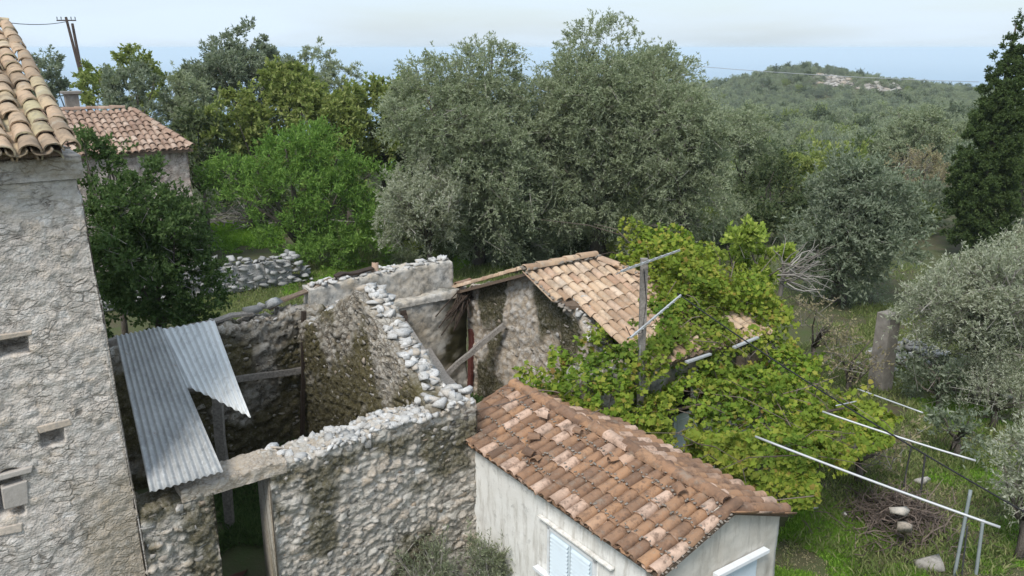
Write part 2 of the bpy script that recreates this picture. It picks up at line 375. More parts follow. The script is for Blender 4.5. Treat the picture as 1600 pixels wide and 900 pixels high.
k = N('meadow soil')
g1 = k.noise(.22, 5, .6); g2 = k.noise(1.6, 6, .7); g3 = k.noise(14, 4, .7)
c = k.mix(k.ramp(g2, [(.35, 0), (.65, 1)]), (.095, .075, .05), (.07, .088, .034))
c = k.mix(k.ramp(g1, [(.45, 0), (.7, .7)]), c, (.06, .09, .024))
c = k.mix(k.ramp(g3, [(.6, 0), (.75, .5)]), c, (.2, .17, .115))
c = k.mix(k.attr('rock'), c, k.ramp(k.noise(.5, 5, .7), [(.3, (.2, .19, .16)), (.7, (.42, .4, .37))]))
M_SOIL = k.done(c, .95, k.math('ADD', g2, g3), .6, .05)
k = N('sea water')
M_SEA = k.done((.04, .14, .25), .4, k.noise(.05, 3), .15, 1.0, .5)

# ------------------------------------------------------------------ ground, hill and sea
def ter(X, Y):
    X = np.asarray(X, float); Y = np.asarray(Y, float); r = np.hypot(X, Y)
    P = np.stack([X, Y, X * 0], -1).reshape(-1, 3)
    z = ((fbm(P * .25, 3, 5) - .5) * .5).reshape(X.shape)
    f = np.clip(Y - 42, 0, None); right = sstep(-.15, .12, X / np.maximum(np.abs(Y), 1))
    z = z - (10 + 7 * right) * (1 - np.exp(-f / 100)) - 90 * (1 - right) * sstep(75, 420, Y) + ((fbm(P * .02, 3, 9) - .5) * 6).reshape(X.shape) * sstep(60, 160, r)
    z = z + 10.6 * np.exp(-((X - 166) / 56) ** 2 - ((Y - 455) / 85) ** 2) - 3.5 * sstep(190, 330, Y) * sstep(520, 400, Y) * (1 - np.exp(-((X - 166) / 70) ** 2)) + 3.4 * np.exp(-((X - 150) / 26) ** 2 - ((Y - 450) / 40) ** 2)
    z = z - sstep(475, 580, Y) * 22 - sstep(560, 1400, r) * 300
    q = w2l(np.stack([X, Y, X * 0], -1).reshape(-1, 3)); a = q[:, 0].reshape(X.shape); b = q[:, 1].reshape(X.shape)
    room = sstep(-5.6, -5, a) * sstep(3.9, 3.4, a) * sstep(.2, .8, b) * sstep(6.3, 5.6, b)
    return z + room * (.42 + .12 * np.sin(a * 3.1 + b * 2))
nr, na = 190, 300
rr = np.concatenate([[0], 2.0 * (1700 / 2.0) ** (np.arange(nr) / (nr - 1))]); th = np.linspace(0, 2 * np.pi, na, endpoint=False)
XX = rr[:, None] * np.sin(th)[None]; YY = rr[:, None] * np.cos(th)[None]; ZZ = ter(XX, YY)
idx = np.arange((nr + 1) * na).reshape(nr + 1, na)
Fq = np.stack([idx[:-1], np.roll(idx[:-1], -1, 1), np.roll(idx[1:], -1, 1), idx[1:]], -1).reshape(-1, 4)[:, ::-1]
rock = np.exp(-((XX - 176) / 32) ** 2 - ((YY - 438) / 30) ** 2).ravel() * 1.3 * (fbm(np.stack([XX, YY, XX * 0], -1).reshape(-1, 3) * .08, 3) > .42)
tag(npobj('ground', np.stack([XX, YY, ZZ], -1).reshape(-1, 3), Fq, M_SOIL, smooth=True, attrs={'rock': np.clip(rock, 0, 1)}), kind='structure')
def hit(px, py, z0=60., z1=900.):      # where the sight line of a photo pixel meets the ground
    d = ray(px, py); Zs = np.arange(z0, z1, 2.0); p = d[None] * Zs[:, None] + (0, 0, H)
    m = np.nonzero(p[:, 2] < ter(p[:, 0], p[:, 1]))[0]
    return p[m[0]] if len(m) else None
def zt(x, y): return float(ter(np.array([[x]]), np.array([[y]]))[0, 0])
ring = [0, 400, 1500, 5000, 15000, 30000]; na = 96; th = np.linspace(0, 2 * np.pi, na, endpoint=False)
V = np.array([[q * math.sin(t), q * math.cos(t), -241] for q in ring for t in th])
idx = np.arange(len(ring) * na).reshape(len(ring), na)
Fq = np.stack([idx[:-1], np.roll(idx[:-1], -1, 1), np.roll(idx[1:], -1, 1), idx[1:]], -1).reshape(-1, 4)[:, ::-1]
tag(npobj('sea', V, Fq, M_SEA), kind='structure')

# ------------------------------------------------------------------ stones
def hull(seed, flat=1.0):
    rg = np.random.default_rng(seed); bm = bmesh.new()
    k = rg.uniform(.5, 1.0, 3); k /= k.max()
    for _ in range(10):
        d = rg.normal(size=3); d /= (np.abs(d) ** 3.5).sum() ** (1 / 3.5)
        d *= rg.uniform(.78, 1.08); bm.verts.new((d[0] * .52 * k[0], d[1] * .52 * flat * k[1], d[2] * .52 * k[2]))
    bmesh.ops.convex_hull(bm, input=bm.verts)
    for v in [v for v in bm.verts if not v.link_faces]: bm.verts.remove(v)
    bmesh.ops.triangulate(bm, faces=bm.faces); bm.verts.index_update()
    V = np.array([v.co[:] for v in bm.verts]); F = np.array([[v.index for v in f.verts] for f in bm.faces]); bm.free()
    return V, F
HULLS = [hull(100 + i) for i in range(14)]
_stone_me = {}
def stone_mesh(i, mat):
    if (i, mat.name) not in _stone_me:
        me = npmesh('stone', *HULLS[i]); me.materials.append(mat); _stone_me[(i, mat.name)] = me
    return _stone_me[(i, mat.name)]
def put_stones(parent, items, mat, n_single, stuff_name='small_stones', name='stone'):
    """items: (centre, (sx,sy,sz), yaw, tilt) in the parent's space; largest become single objects"""
    items = sorted(items, key=lambda t: -t[1][0] * t[1][2])
    Vs, Fs, n = [], [], 0
    for j, (c, s, yaw, tilt) in enumerate(items):
        M = Matrix.Translation([float(v) for v in c]) @ Euler((tilt, R(-.15, .15), yaw)).to_matrix().to_4x4() @ Matrix.Diagonal((s[0], s[1], s[2], 1))
        i = int(RNG.integers(len(HULLS)))
        if j < n_single:
            m = mat if not isinstance(mat, (list, tuple)) else mat[int(RNG.integers(len(mat)))]
            child_copy(name, stone_mesh(i, m), parent, M)
        else:
            A = np.array(M); V, F = HULLS[i]
            Vs.append(V @ A[:3, :3].T + A[:3, 3]); Fs.append(F + n); n += len(V)
    if Vs:
        m = mat if not isinstance(mat, (list, tuple)) else mat[0]
        tag(npobj(stuff_name, np.concatenate(Vs), np.concatenate(Fs), m, parent), kind='stuff')
def darts(n, ur, zr, smin, smax, ok, tries=12, pw=2.0):
    """pack ellipses of mixed size on a face: returns u, z, size"""
    P = np.zeros((0, 3))
    sizes = np.sort(smin + (smax - smin) * RNG.random(n) ** pw)[::-1]
    for s in sizes:
        for _ in range(tries):
            u, z = R(*ur), R(*zr)
            if not ok(u, z): continue
            if len(P) and (np.hypot((P[:, 0] - u), (P[:, 1] - z) * 1.25) < (P[:, 2] + s) * .47).any(): continue
            P = np.vstack([P, (u, z, s)]); break
    return P
def face_stones(P, mapf, yaw, depth=.5, out=.0):
    return [(mapf(u, z), (s * R(.95, 1.3), s * depth * R(.8, 1.2), s * R(.65, .95)), yaw + R(-.12, .12), R(-.2, .2)) for u, z, s in P]

# ------------------------------------------------------------------ rubble wall shells
def shell(L, T, z0, hf, res, mapf, amp=.05, scale=(6, 6, 8), rough=.03, moss=None, push=None, nt=None, back=True, joint_w=.12, seed=0):
    """wall of length L, thickness T and top profile hf(u, w); mapf maps (u,w,z) to the parent's space"""
    nu = max(2, int(L / res)); nz_ = max(2, int((hf(L / 2, 0) - z0) / res)); nt = nt or max(3, int(T / res))
    us = np.linspace(0, L, nu + 1); loops = []
    for u in us:
        w0 = 0.0
        l = [(u, 0, z0 + (hf(u, 0) - z0) * t) for t in np.linspace(0, 1, nz_ + 1)]
        l += [(u, T * t, hf(u, T * t)) for t in np.linspace(0, 1, nt + 1)[1:]]
        nb = nz_ if back == True else 2
        l += [(u, T, z0 + (hf(u, T) - z0) * t) for t in np.linspace(1, 0, nb + 1)[1:]]
        loops.append(l)
    P = np.array(loops); nl = P.shape[1]
    nn = np.zeros((nl, 3)); nn[:nz_ + 1] = (0, -1, 0); nn[nz_ + 1:nz_ + nt] = (0, 0, 1); nn[nz_ + nt:] = (0, 1, 0)
    nn[nz_] = (0, -.7, .7); nn[nz_ + nt] = (0, .7, .7)
    V = P.reshape(-1, 3); NN = np.tile(nn, (nu + 1, 1))
    Q = V * np.array(scale) + (fbm(V * 5, 2, 3 + seed)[:, None] - .5) * .7
    f1, f2, cid, off = voro(Q, seed)
    joint = sstep(0.02, joint_w, f2 - f1)
    fr = lambda k: np.modf(cid * k)[0] - .5
    facet = off[:, 0] * fr(173.1) + off[:, 2] * fr(411.7) + off[:, 1] * fr(97.3)
    g1, g2, cid2, off2 = voro(Q * 2.3 + 5, seed + 50)
    d = amp * joint * (.25 + .75 * cid) + amp * 2.6 * facet * joint + amp * .45 * sstep(.02, .2, g2 - g1) * cid2 - amp * .8 * sstep(.8, .9, cid2)
    d = d + (fbm(V * 1.7, 3, 11 + seed) - .5) * rough * 3 + (fbm(V * 13, 3, 21 + seed) - .5) * rough * 1.6
    d = d - amp * 1.3 * sstep(.86, .92, cid) * joint
    att = {'joint': joint, 'cell': cid, 'moss': np.zeros(len(V))}
    if moss is not None: att['moss'] = np.clip(moss(V), 0, 1)
    if push is not None:
        dd, jm = push(V); m = (NN[:, 1] < -.5); d = np.where(m, d - dd, d)
    V = V + NN * d[:, None]
    idx = np.arange((nu + 1) * nl).reshape(nu + 1, nl)
    F = np.stack([idx[:-1, :-1], idx[1:, :-1], idx[1:, 1:], idx[:-1, 1:]], -1).reshape(-1, 4)
    # end caps: strips across the thickness
    cap = []
    half = nl // 2
    for e, flip in ((0, False), (nu, True)):
        for i in range(half):
            q = [idx[e, i], idx[e, i + 1], idx[e, nl - 2 - i], idx[e, nl - 1 - i]]
            if len(set(q)) < 4: continue
            cap.append(q if not flip else q[::-1])
    F = np.concatenate([F, np.array(cap)])
    return mapf(V), F, att
def along_a(a0, b0):                 # u along +a, w along +b
    return lambda V: np.stack([a0 + V[:, 0], b0 + V[:, 1], V[:, 2]], -1)
def along_b(a0, b0):                 # front face looks to -a: u along -b, w along +a
    return lambda V: np.stack([a0 + V[:, 1], b0 - V[:, 0], V[:, 2]], -1)
def nz1(u, s, k=1.0): return float(vnoise(np.array([[u * k, s * 7.3, 0.]]), s)[0]) - .5

# ------------------------------------------------------------------ barrel tiles
def tile_data(seed, L=.44, r0=.098, r1=.078, th=.017, n=7):
    rg = np.random.default_rng(seed); V = []; ys = (0, .5 * L, L)
    for lay in (0, 1):
        for j, y in enumerate(ys):
            r = r0 + (r1 - r0) * y / L - lay * th
            for i in range(n + 1):
                t = math.pi * (-.02 + 1.04 * i / n)
                V.append((-math.cos(t) * r, y + (rg.uniform(-.012, .012) if j != 1 else 0), math.sin(t) * r * .86 + rg.uniform(-.003, .003)))
    m = n + 1; F = []; o = 3 * m
    for j in range(2):
        for i in range(n):
            a = j * m + i; F.append((a, a + 1, a + m + 1, a + m)); F.append((o + a, o + a + m, o + a + m + 1, o + a + 1))
        for i in (0, n):
            a = j * m + i; q = (a, a + m, o + a + m, o + a); F.append(q if i == 0 else q[::-1])
    for i in range(n):
        F.append((i, o + i, o + i + 1, i + 1)); a = 2 * m + i; F.append((a, a + 1, o + a + 1, o + a))
    return np.array(V), np.array(F)
TILES = [tile_data(i) for i in range(6)]
# a broken half tile
TILES_SHORT = [tile_data(20 + i, L=.2) for i in range(2)]
_tile_me = {}
def tile_mesh(i, mat, short=False):
    kx = (i, mat.name, short)
    if kx not in _tile_me:
        me = npmesh('roof_tile', *(TILES_SHORT if short else TILES)[i], smooth=True); me.materials.append(mat)
        try: me.set_sharp_from_angle(angle=math.radians(50))
        except Exception: pass
        _tile_me[kx] = me
    return _tile_me[kx]
def frame(u, s):                     # matrix with x = u (along the eave), y = s (up the slope)
    u = Vector(u).normalized(); s = Vector(s).normalized(); n = u.cross(s).normalized()
    return Matrix((u, s, n)).transposed().to_4x4()
def roof_tiles(roof, e0, u, s, ncol, pitch, nrow, expo, mat, keep=None, jit=1.0, scale=1.0, lift=.03, name='roof_tile'):
    u = Vector(u).normalized(); s = Vector(s).normalized(); n = u.cross(s).normalized(); B = frame(u, s); out = []
    if n.z < 0: raise ValueError('tiles face down')
    pans = [[], [], 0]
    tilt = Matrix.Rotation(math.radians(-2.2), 4, 'X')
    for c in range(ncol):
        dj = R(-.06, .06) * jit
        for r in range(nrow):
            p = Vector(e0) + u * ((c + .5) * pitch) + s * (r * expo + dj)
            if keep is None or keep(p):
                q = p + n * (lift + R(-.004, .006) * jit) + u * R(-.012, .012) * jit
                M = Matrix.Translation(q) @ B @ Matrix.Rotation(R(-.05, .05) * jit, 4, 'Z') @ Matrix.Rotation(R(-.05, .05) * jit, 4, 'Y') @ tilt @ Matrix.Diagonal((scale * R(.94, 1.06), R(.96, 1.02), scale * R(.92, 1.06), 1))
                out.append((M, int(RNG.integers(6))))
            pp = Vector(e0) + u * (c * pitch) + s * (r * expo)
            if keep is None or keep(pp):
                A = np.array(Matrix.Translation(pp + n * .062) @ B @ tilt @ Matrix.Diagonal((scale * .96, 1, -.7 * scale, 1)))
                V, F = TILES[int(RNG.integers(6))]
                pans[0].append(V @ A[:3, :3].T + A[:3, 3]); pans[1].append(F[:, ::-1] + pans[2]); pans[2] += len(V)
    for M, i in out: child_copy(name, tile_mesh(i, mat), roof, M)
    if pans[0]: tag(npobj('pan_tiles', np.concatenate(pans[0]), np.concatenate(pans[1]), mat, roof), kind='stuff')
    return len(out)
def ridge_tiles(roof, p, q, mat, step=.36, scale=1.12, name='ridge_tile', h=.02):
    p = Vector(p); q = Vector(q); d = (q - p); L = d.length; d.normalize(); u = d.cross(Vector((0, 0, 1))).normalized()
    B = frame(u, d)
    for i in range(int(L / step)):
        c = p + d * (i * step) + Vector((0, 0, h + R(-.008, .01))) + u * R(-.015, .015)
        child_copy(name, tile_mesh(int(RNG.integers(6)), mat), roof, Matrix.Translation(c) @ B @ Matrix.Rotation(R(-.05, .05), 4, 'Z') @ Matrix.Rotation(math.radians(-2), 4, 'X') @ Matrix.Scale(scale * R(.95, 1.05), 4))
def slab(mb, pts, t=.07):            # a sloping plate with real thickness
    pts = [Vector(p) for p in pts]; n = len(pts); V = pts + [p - Vector((0, 0, t)) for p in pts]
    mb.add(V, [tuple(range(n)), tuple(range(2 * n - 1, n - 1, -1))] + [(i, n + i, n + (i + 1) % n, (i + 1) % n) for i in range(n)])
def blobs(parent, pts, r, mat, name='mortar'):
    Vs, Fs, n = [], [], 0
    for p in pts:
        V, F = HULLS[int(RNG.integers(len(HULLS)))]; sc = np.array([R(.7, 1.4), R(.7, 1.4), R(.4, .8)]) * r * 2
        Vs.append(V * sc + np.array(p)); Fs.append(F + n); n += len(V)
    return tag(npobj(name, np.concatenate(Vs), np.concatenate(Fs), mat, parent), kind='stuff')


# ------------------------------------------------------------------ the hazy sea air
hz = MB().box((0, 0, (13.6 - 243) / 2), (64000, 64000, 13.6 + 243)).build('haze', None)
hm = bpy.data.materials.new('sea haze'); hm.use_nodes = True; hm.node_tree.nodes.clear()
ho = hm.node_tree.nodes.new('ShaderNodeOutputMaterial'); hv = hm.node_tree.nodes.new('ShaderNodeVolumePrincipled')
hv.inputs['Color'].default_value = (.84, .94, 1, 1); hv.inputs['Density'].default_value = 0.0002
hm.node_tree.links.new(hv.outputs[0], ho.inputs['Volume']); hz.data.materials.append(hm)
tag(hz, 'thin blue haze in the air over the hill and the sea', kind='stuff')
# ================================================================== two storey stone house at the left
T = bthing('stone_house', 'tall two storey house of rough pale rubble with a lichened tan tile roof', 'house')
def tower_map(V):
    q = along_a(-9.2, 0.0)(V)
    e = sstep(3.2, 4.05, V[:, 0])
    jag = (fbm(np.stack([V[:, 2] * 2.2, V[:, 1], V[:, 2] * 0], -1), 3, 31) - .5) * .12
    q[:, 0] += e * (.06 - .2 * V[:, 2] / 7.3 + jag)
    return q
h1 = [at_b(px, py, 0) for px, py in ((20, 539), (82, 681))]
h2 = at_b(6, 775, 0)
def tower_push(V):
    d = np.zeros(len(V))
    for c, w, h, dep in ((h1[0], .15, .11, .35), (h1[1], .12, .11, .35), (h2, .17, .27, .5)):
        u = V[:, 0] - 9.2; z = V[:, 2]
        j = (fbm(V * 6, 2, 41) - .5) * .1
        q = np.maximum(np.abs(u - c[0]) / w, np.abs(z - c[2]) / h) + j * 3
        d = np.maximum(d, dep * sstep(1.05, .9, q))
    return d, None
def tower_moss(V):
    n = fbm(V * np.array([.8, 1, .7]), 4, 51)
    return sstep(.52, .72, n) * .6 * sstep(6.6, 3.0, V[:, 2])
V, F, att = shell(4.05, 5.2, -.3, lambda u, w: 7.28, .03, tower_map, amp=.01, scale=(5.5, 6, 8), rough=.02, moss=tower_moss, push=tower_push, nt=3, back=False, joint_w=.3, seed=4)
wall = npobj('wall', V, F, M_TOWER, T, attrs=att)
def okt(u, z):
    return all(abs(u - c[0]) > .24 or abs(z - c[2]) > .3 for c in (h1[0], h1[1], h2))
P = darts(330, (-7.6, -5.4), (1.9, 7.0), .05, .2, lambda u, z: okt(u, z) and vnoise(np.array([[u * 1.1, z * 1.1, 3.]]), 61)[0] > .36, pw=2.6)
M_TST = mat_stone('pale wall stone', [(0, (.4, .36, .32)), (.4, (.5, .46, .42)), (.75, (.56, .53, .49)), (.9, (.5, .37, .25)), (1, (.62, .59, .55))], (.36, .325, .285))
put_stones(wall, face_stones(P, lambda u, z: (u, .024, z), 0, .2), M_TST, 170, 'small_stones')
# stones framing the wall openings
for i, (px, py, sx, sz) in enumerate(((22, 522, .4, .06), (84, 663, .34, .09), (25, 772, .26, .3), (20, 738, .36, .07), (14, 826, .3, .1))):
    c = at_b(px, py, .04); q = MB().box((0, 0, 0), (sx, .13, sz)); rj = np.random.default_rng(i); q.V = [tuple(np.array(v) * (1, 1, 1) + rj.uniform(-.03, .03, 3) * (1, .3, min(1, sz * 4))) for v in q.V]
    sb = q.build('stone', M_TST, wall); sb.location = c; sb.rotation_euler = (R(-.06, .06), R(-.06, .06), 0); bv = sb.modifiers.new('worn edges', 'BEVEL'); bv.width = .012; bv.segments = 2
V, F, att = shell(3.98, 5.3, 7.28, lambda u, w: 7.53, .045, along_a(-9.2, -.045), amp=.012, scale=(2, 3, 3), rough=.012, nt=3, back=False, seed=8)
att['moss'] = sstep(.45, .7, fbm(V * np.array([2.5, 2, 5]), 3, 3)) * .9
npobj('cornice', V, F, M_TOWER, T, attrs=att)
mb = MB()
e_z, r_z, r_b = 7.62, 9.0, 4.7
slab(mb, [(-9.4, -.18, e_z), (-5.42, -.18, e_z), (-5.42, r_b, r_z), (-9.4, r_b, r_z)], .06)
slab(mb, [(-9.4, r_b + .001, r_z), (-5.42, r_b + .001, r_z), (-5.42, 9.3, 7.62), (-9.4, 9.3, 7.62)], .06)
roof = mb.build('roof', M_BED, T)
mb = MB(); mb.add([(-5.43, .02, 7.5), (-5.43, 9.1, 7.5), (-5.43, r_b, r_z - .08), (-5.6, .02, 7.5), (-5.6, 9.1, 7.5), (-5.6, r_b, r_z - .08)], [(0, 1, 2), (5, 4, 3), (0, 2, 5, 3), (2, 1, 4, 5), (1, 0, 3, 4)])
mb.build('gable', M_TOWER, T)
sl = Vector((0, r_b + .18, r_z - e_z))
roof_tiles(roof, (-5.38 - .24 * 10, -.3, e_z - .03), (1, 0, 0), sl, 10, .24, 14, .37, M_TILE_T, scale=1.16, jit=1.3)
# corbelled course of tile ends under the eave
for i in range(9):
    a = -5.4 - .24 * (i + .5)
    child_copy('eave_tile', tile_mesh(i % 6, M_TILE_T), T, Matrix.Translation((a, -.2, 7.535 + R(-.006, .006))) @ Matrix.Rotation(R(-.05, .05), 4, 'Z') @ Matrix.Scale(1.15, 4))
# verge tiles up the gable edge
for i in range(13):
    t = i / 13.2; c = Vector((-5.38, -.3, e_z + .02)) + sl * t
    child_copy('verge_tile', tile_mesh(i % 6, M_TILE_T), roof, Matrix.Translation(c + Vector((.045, 0, .02))) @ frame((1, 0, 0), sl) @ Matrix.Rotation(R(-.06, .06) + .0, 4, 'Z') @ Matrix.Rotation(.3, 4, 'Y') @ Matrix.Scale(1.05, 4))
pts = [(-5.38 - .24 * (c + .5) + R(-.05, .05), -.3 + sl.y * t, e_z + sl.z * t + .1) for c in range(7) for t in (R(.02, .06), R(.15, .9))]
ridge_tiles(roof, (-9.2, r_b, r_z + .07), (-5.36, r_b, r_z + .05), M_TILE_T, .38, 1.15)
blobs(roof, [(-5.35 + R(-.04, .04), -.25 + sl.y * t, e_z + sl.z * t + .03) for t in np.linspace(0, .98, 40)], .045, M_MORTAR)

# ================================================================== the roofless ruin
RU = bthing('ruined_house', 'roofless ruined house with crumbling mossy rubble walls and a broken gable', 'ruin')
def top_front(u, w):
    a = -3.42 + u
    return 3.06 + .1 * u / 3.4 + nz1(a, 3, 3) * .14 - .05 * abs(w - .25) + .04 * sstep(-2.2, -1.2, a)
def moss_front(V):
    n = fbm(V * np.array([1.3, 1, 1.3]), 4, 71); return sstep(.5, .62, n + .08 * sstep(2.2, 3.0, V[:, 2])) * .9 + .3 * sstep(.6, 0, V[:, 2])
V, F, att = shell(3.44, .55, -.3, top_front, .023, along_a(-3.42, 0), amp=.034, scale=(6, 7, 8.5), rough=.03, moss=moss_front, seed=1, joint_w=.16, back=False)
_t = sstep(2.9, 3.0, V[:, 2]); att['cell'] = att['cell'] * (1 - _t * .5) + _t * .5; att['joint'] = np.maximum(att['joint'], _t * .8); att['moss'] = att['moss'] * (1 - .8 * _t)
fw = npobj('front_wall', V, F, M_RUIN, RU, attrs=att)
V, F, att = shell(.93, .55, -.3, lambda u, w: 2.95 + nz1(u, 5, 4) * .1, .026, along_a(-5.13, .0), amp=.042, scale=(5, 7, 7), rough=.03, moss=moss_front, seed=2, joint_w=.16, back=False)
pier = npobj('door_pier', V, F, M_RUIN, RU, attrs=att)
M_GABLEWALL = mat_rubble('mossy lime wall', (.44, .36, .27), [(0, (.4, .35, .29)), (.5, (.5, .45, .39)), (1, (.6, .56, .52))], (.02, .02, .007), (.055, .052, .016), crack=.5)
k = N('tan lintel'); nn = k.noise(5, 5, .7)
M_LINTEL = k.done(k.mix(k.ramp(k.noise(2.5, 4), [(.4, 0), (.65, .8)]), k.mix(k.ramp(nn, [(.35, 0), (.65, 1)]), (.27, .24, .2), (.44, .41, .36)), (.42, .31, .2)), .95, nn, .6, .03)
V, F, att = shell(1.45, .52, 2.9, lambda u, w: 3.08 + nz1(u, 8, 5) * .06, .025, along_a(-4.6, -.012), amp=.01, scale=(7, 7, 8), rough=.012, seed=3)
att['joint'] *= .5
npobj('lintel', V, F, M_GABLEWALL, RU, attrs=att)
# plaster strips of the doorway jambs
# face stones
P = darts(650, (-3.35, 0), (.05, 3.0), .07, .2, lambda u, z: True, pw=2.2)
put_stones(fw, face_stones([q for q in P if R(0, 1) < .6], lambda u, z: (u, R(.0, .025), z), 0, .32), M_STONE, 60)
P = darts(170, (-5.08, -4.28), (.4, 2.85), .07, .22, lambda u, z: True, pw=2)
put_stones(pier, face_stones(P, lambda u, z: (u, R(-.005, .02), z), 0, .5), M_STONE, 16)
# the white tumbled crest
it = []
for i in range(900):
    a = R(-3.2, .0); w = R(-.02, .57); s = .045 + .17 * RNG.random() ** 2.6
    if R(0, 1) > .25 + .75 * sstep(-3.3, -1.6, a): continue
    it.append(((a, w, top_front(a + 3.42, w) + s * .02 + R(-.02, .02)), (s * R(.9, 1.4), s * R(.8, 1.2), s * R(.6, .95)), R(0, 6.3), R(-.4, .4)))
for i in range(26):                                        # taller heap at the joint with the cross wall
    a = R(-.75, .02); w = R(.05, .6); s = R(.14, .3)
    it.append(((a, w, 3.24 + R(-.05, .08)), (s * 1.2, s, s * .8), R(0, 6.3), R(-.3, .3)))
put_stones(fw, it, M_WHITE, 95, 'crest_rubble')
# cross wall with the broken gable
def top_cross(u, w):
    b = 5.8 - u
    return 3.2 + (1.32 * (1 - abs(b - 2.75) / 2.5) if abs(b - 2.75) < 2.5 else 0) + nz1(u, 9, 4) * .12 - .05 * abs(w - .25)
def moss_cross(V):
    n = fbm(V * np.array([1.2, 1, 1.0]), 4, 77)
    return sstep(.34, .52, n + .2 * sstep(3.4, 1.2, V[:, 2]) - .22 * sstep(2.8, 4.0, V[:, 2]))
V, F, att = shell(5.75, .5, -.2, top_cross, .034, along_b(-.74, 5.8), amp=.042, scale=(7, 7, 8.5), rough=.03, moss=moss_cross, seed=5, joint_w=.18, back=False)
cw = npobj('cross_wall', V, F, M_ROOM, RU, attrs=att)
P = darts(900, (.1, 5.3), (.4, 4.6), .08, .21, lambda u, z: z < top_cross(u, 0) - .06, pw=1.6)
hi = [q for q in P if q[1] > 2.5 + nz1(q[0], 2, 1) * .8]; lo = [q for q in P if not q[1] > 2.5 + nz1(q[0], 3, 1) * .8]
mp_ = lambda u, z: (-.74 + R(.0, .025), 5.8 - u, z)
put_stones(cw, face_stones(hi, mp_, -math.pi / 2, .34), M_STONE, 40)
put_stones(cw, face_stones([q for q in lo if R(0, 1) < .62], mp_, -math.pi / 2, .45), M_MOSSY, 20, 'mossy_small_stones')
it = []
for i in range(130):
    b = R(.5, 3.3); s = .08 + .17 * RNG.random(); wv = R(.12, .5)
    it.append(((-.74 + wv, b, top_cross(5.8 - b, wv) + s * .15), (s * 1.15, s, s * .75), R(0, 6.3), R(-.3, .3)))
for i in range(60):
    b = R(.5, 3.2); s = R(.12, .38); it.append(((-.74 + .38 + R(-.1, .12), b, top_cross(5.8 - b, .4) - .02 + R(-.05, .04)), (s * R(.8, 1.4), s, s * .6), R(0, 6), R(-.3, .3)))
for i in range(34):
    b = R(3.2, 5.6); s = R(.08, .2); wv = R(0, .5)
    it.append(((-.74 + wv, b, top_cross(5.8 - b, wv) + s * .1), (s * 1.2, s, s * .7), R(0, 6.3), R(-.3, .3)))
put_stones(cw, it, M_WHITE, 40, 'crest_rubble')
# back wall of the first room
def top_back(u, w): return 3.18 + nz1(u, 13, 3) * .16 + .05 * sstep(2, 4.5, u)
V, F, att = shell(5.1, .55, -.2, top_back, .05, along_a(-5.15, 5.8), amp=.07, scale=(5.5, 6, 7), rough=.035, moss=lambda V: sstep(.42, .58, fbm(V * np.array([1.1, 1, 1.3]), 4, 91) + .1 * sstep(3.3, 1, V[:, 2]) - .1 * sstep(2.7, 3.1, V[:, 2])), seed=7, joint_w=.18, back=False)
bw = npobj('back_wall', V, F, M_ROOM, RU, attrs=att)
P = darts(330, (-3.6, -.6), (.5, 3.1), .09, .26, lambda u, z: True, pw=2.2)
put_stones(bw, face_stones([q for q in P if R(0, 1) < .7], lambda u, z: (u, 5.8 + R(-.01, .02), z), 0, .5), M_MOSSY, 24)
it = []
for i in range(150):
    a = R(-3.4, .9); s = .07 + .2 * RNG.random() ** 2; wv = R(-.02, .6)
    it.append(((a, 5.8 + wv, top_back(a + 5.15, wv) + s * .15), (s * 1.3, s, s * .6), R(0, 6.3), R(-.3, .3)))
put_stones(bw, it, M_STONE, 30, 'crest_rubble')
# plastered back wall of the second room with a ledge and the set back upper wall
k = N('mildewed plaster')
n1 = k.noise(.9, 6, .7); n2 = k.noise(3.5, 6, .75)
c = k.mix(k.ramp(n1, [(.36, 0), (.6, 1)]), (.54, .525, .49), (.44, .37, .28))
c = k.mix(k.ramp(n2, [(.46, 0), (.66, .85)]), c, (.14, .14, .13))
c = k.mix(k.ramp(k.noise(9, 5, .8), [(.6, 0), (.75, .6)]), c, (.5, .49, .47))
c = k.mix(k.attr('moss'), c, (.045, .04, .018))
M_MILDEW = k.done(c, .95, k.math('ADD', n2, k.noise(40, 3)), .5, .03)
V, F, att = shell(3.52, .3, -.2, lambda u, w: 3.0 + .17 * u / 3.5 + nz1(u, 15, 5) * .06, .05, along_a(-.02, 5.8), amp=.015, scale=(4, 4, 5), rough=.03, seed=8,
                  moss=lambda V: np.clip(sstep(2.4, 3.5, V[:, 0]) * sstep(.3, .55, fbm(V * 1.8, 3, 5)) + sstep(.62, .7, fbm(V * 2, 3, 6)) * .5, 0, 1))
npobj('plastered_wall', V, F, M_MILDEW, RU, attrs=att)
V, F, att = shell(3.5, .05, 2.98, lambda u, w: 3.03 + .17 * u / 3.5 + nz1(u, 16, 6) * .03, .05, along_a(-.02, 5.735), amp=.012, scale=(8, 8, 8), rough=.012, nt=3, seed=9)
npobj('ledge', V, F, M_MILDEW, RU, attrs=att)
V, F, att = shell(3.62, .42, 2.9, lambda u, w: 3.68 + .08 * u / 3 + nz1(u, 18, 4) * .1, .05, along_a(-.3, 6.1), amp=.02, scale=(5, 5, 6), rough=.03, seed=10)
uw = npobj('upper_wall', V, F, M_MILDEW, RU, attrs=att)
it = []
for i in range(130):
    a = R(-.2, 3.3); s = .06 + .16 * RNG.random() ** 1.7; wv = R(0, .42)
    it.append(((a, 6.1 + wv, 3.7 + .08 * a / 3 + s * .2), (s * 1.2, s, s * .7), R(0, 6.3), R(-.3, .3)))
put_stones(uw, it, M_WHITE, 28, 'crest_rubble')
V, F, att = shell(1.25, .45, -.2, lambda u, w: 2.95 + nz1(u, 19, 4) * .3, .06, along_a(2.3, 0), amp=.05, scale=(6, 6, 8), rough=.03, seed=11)
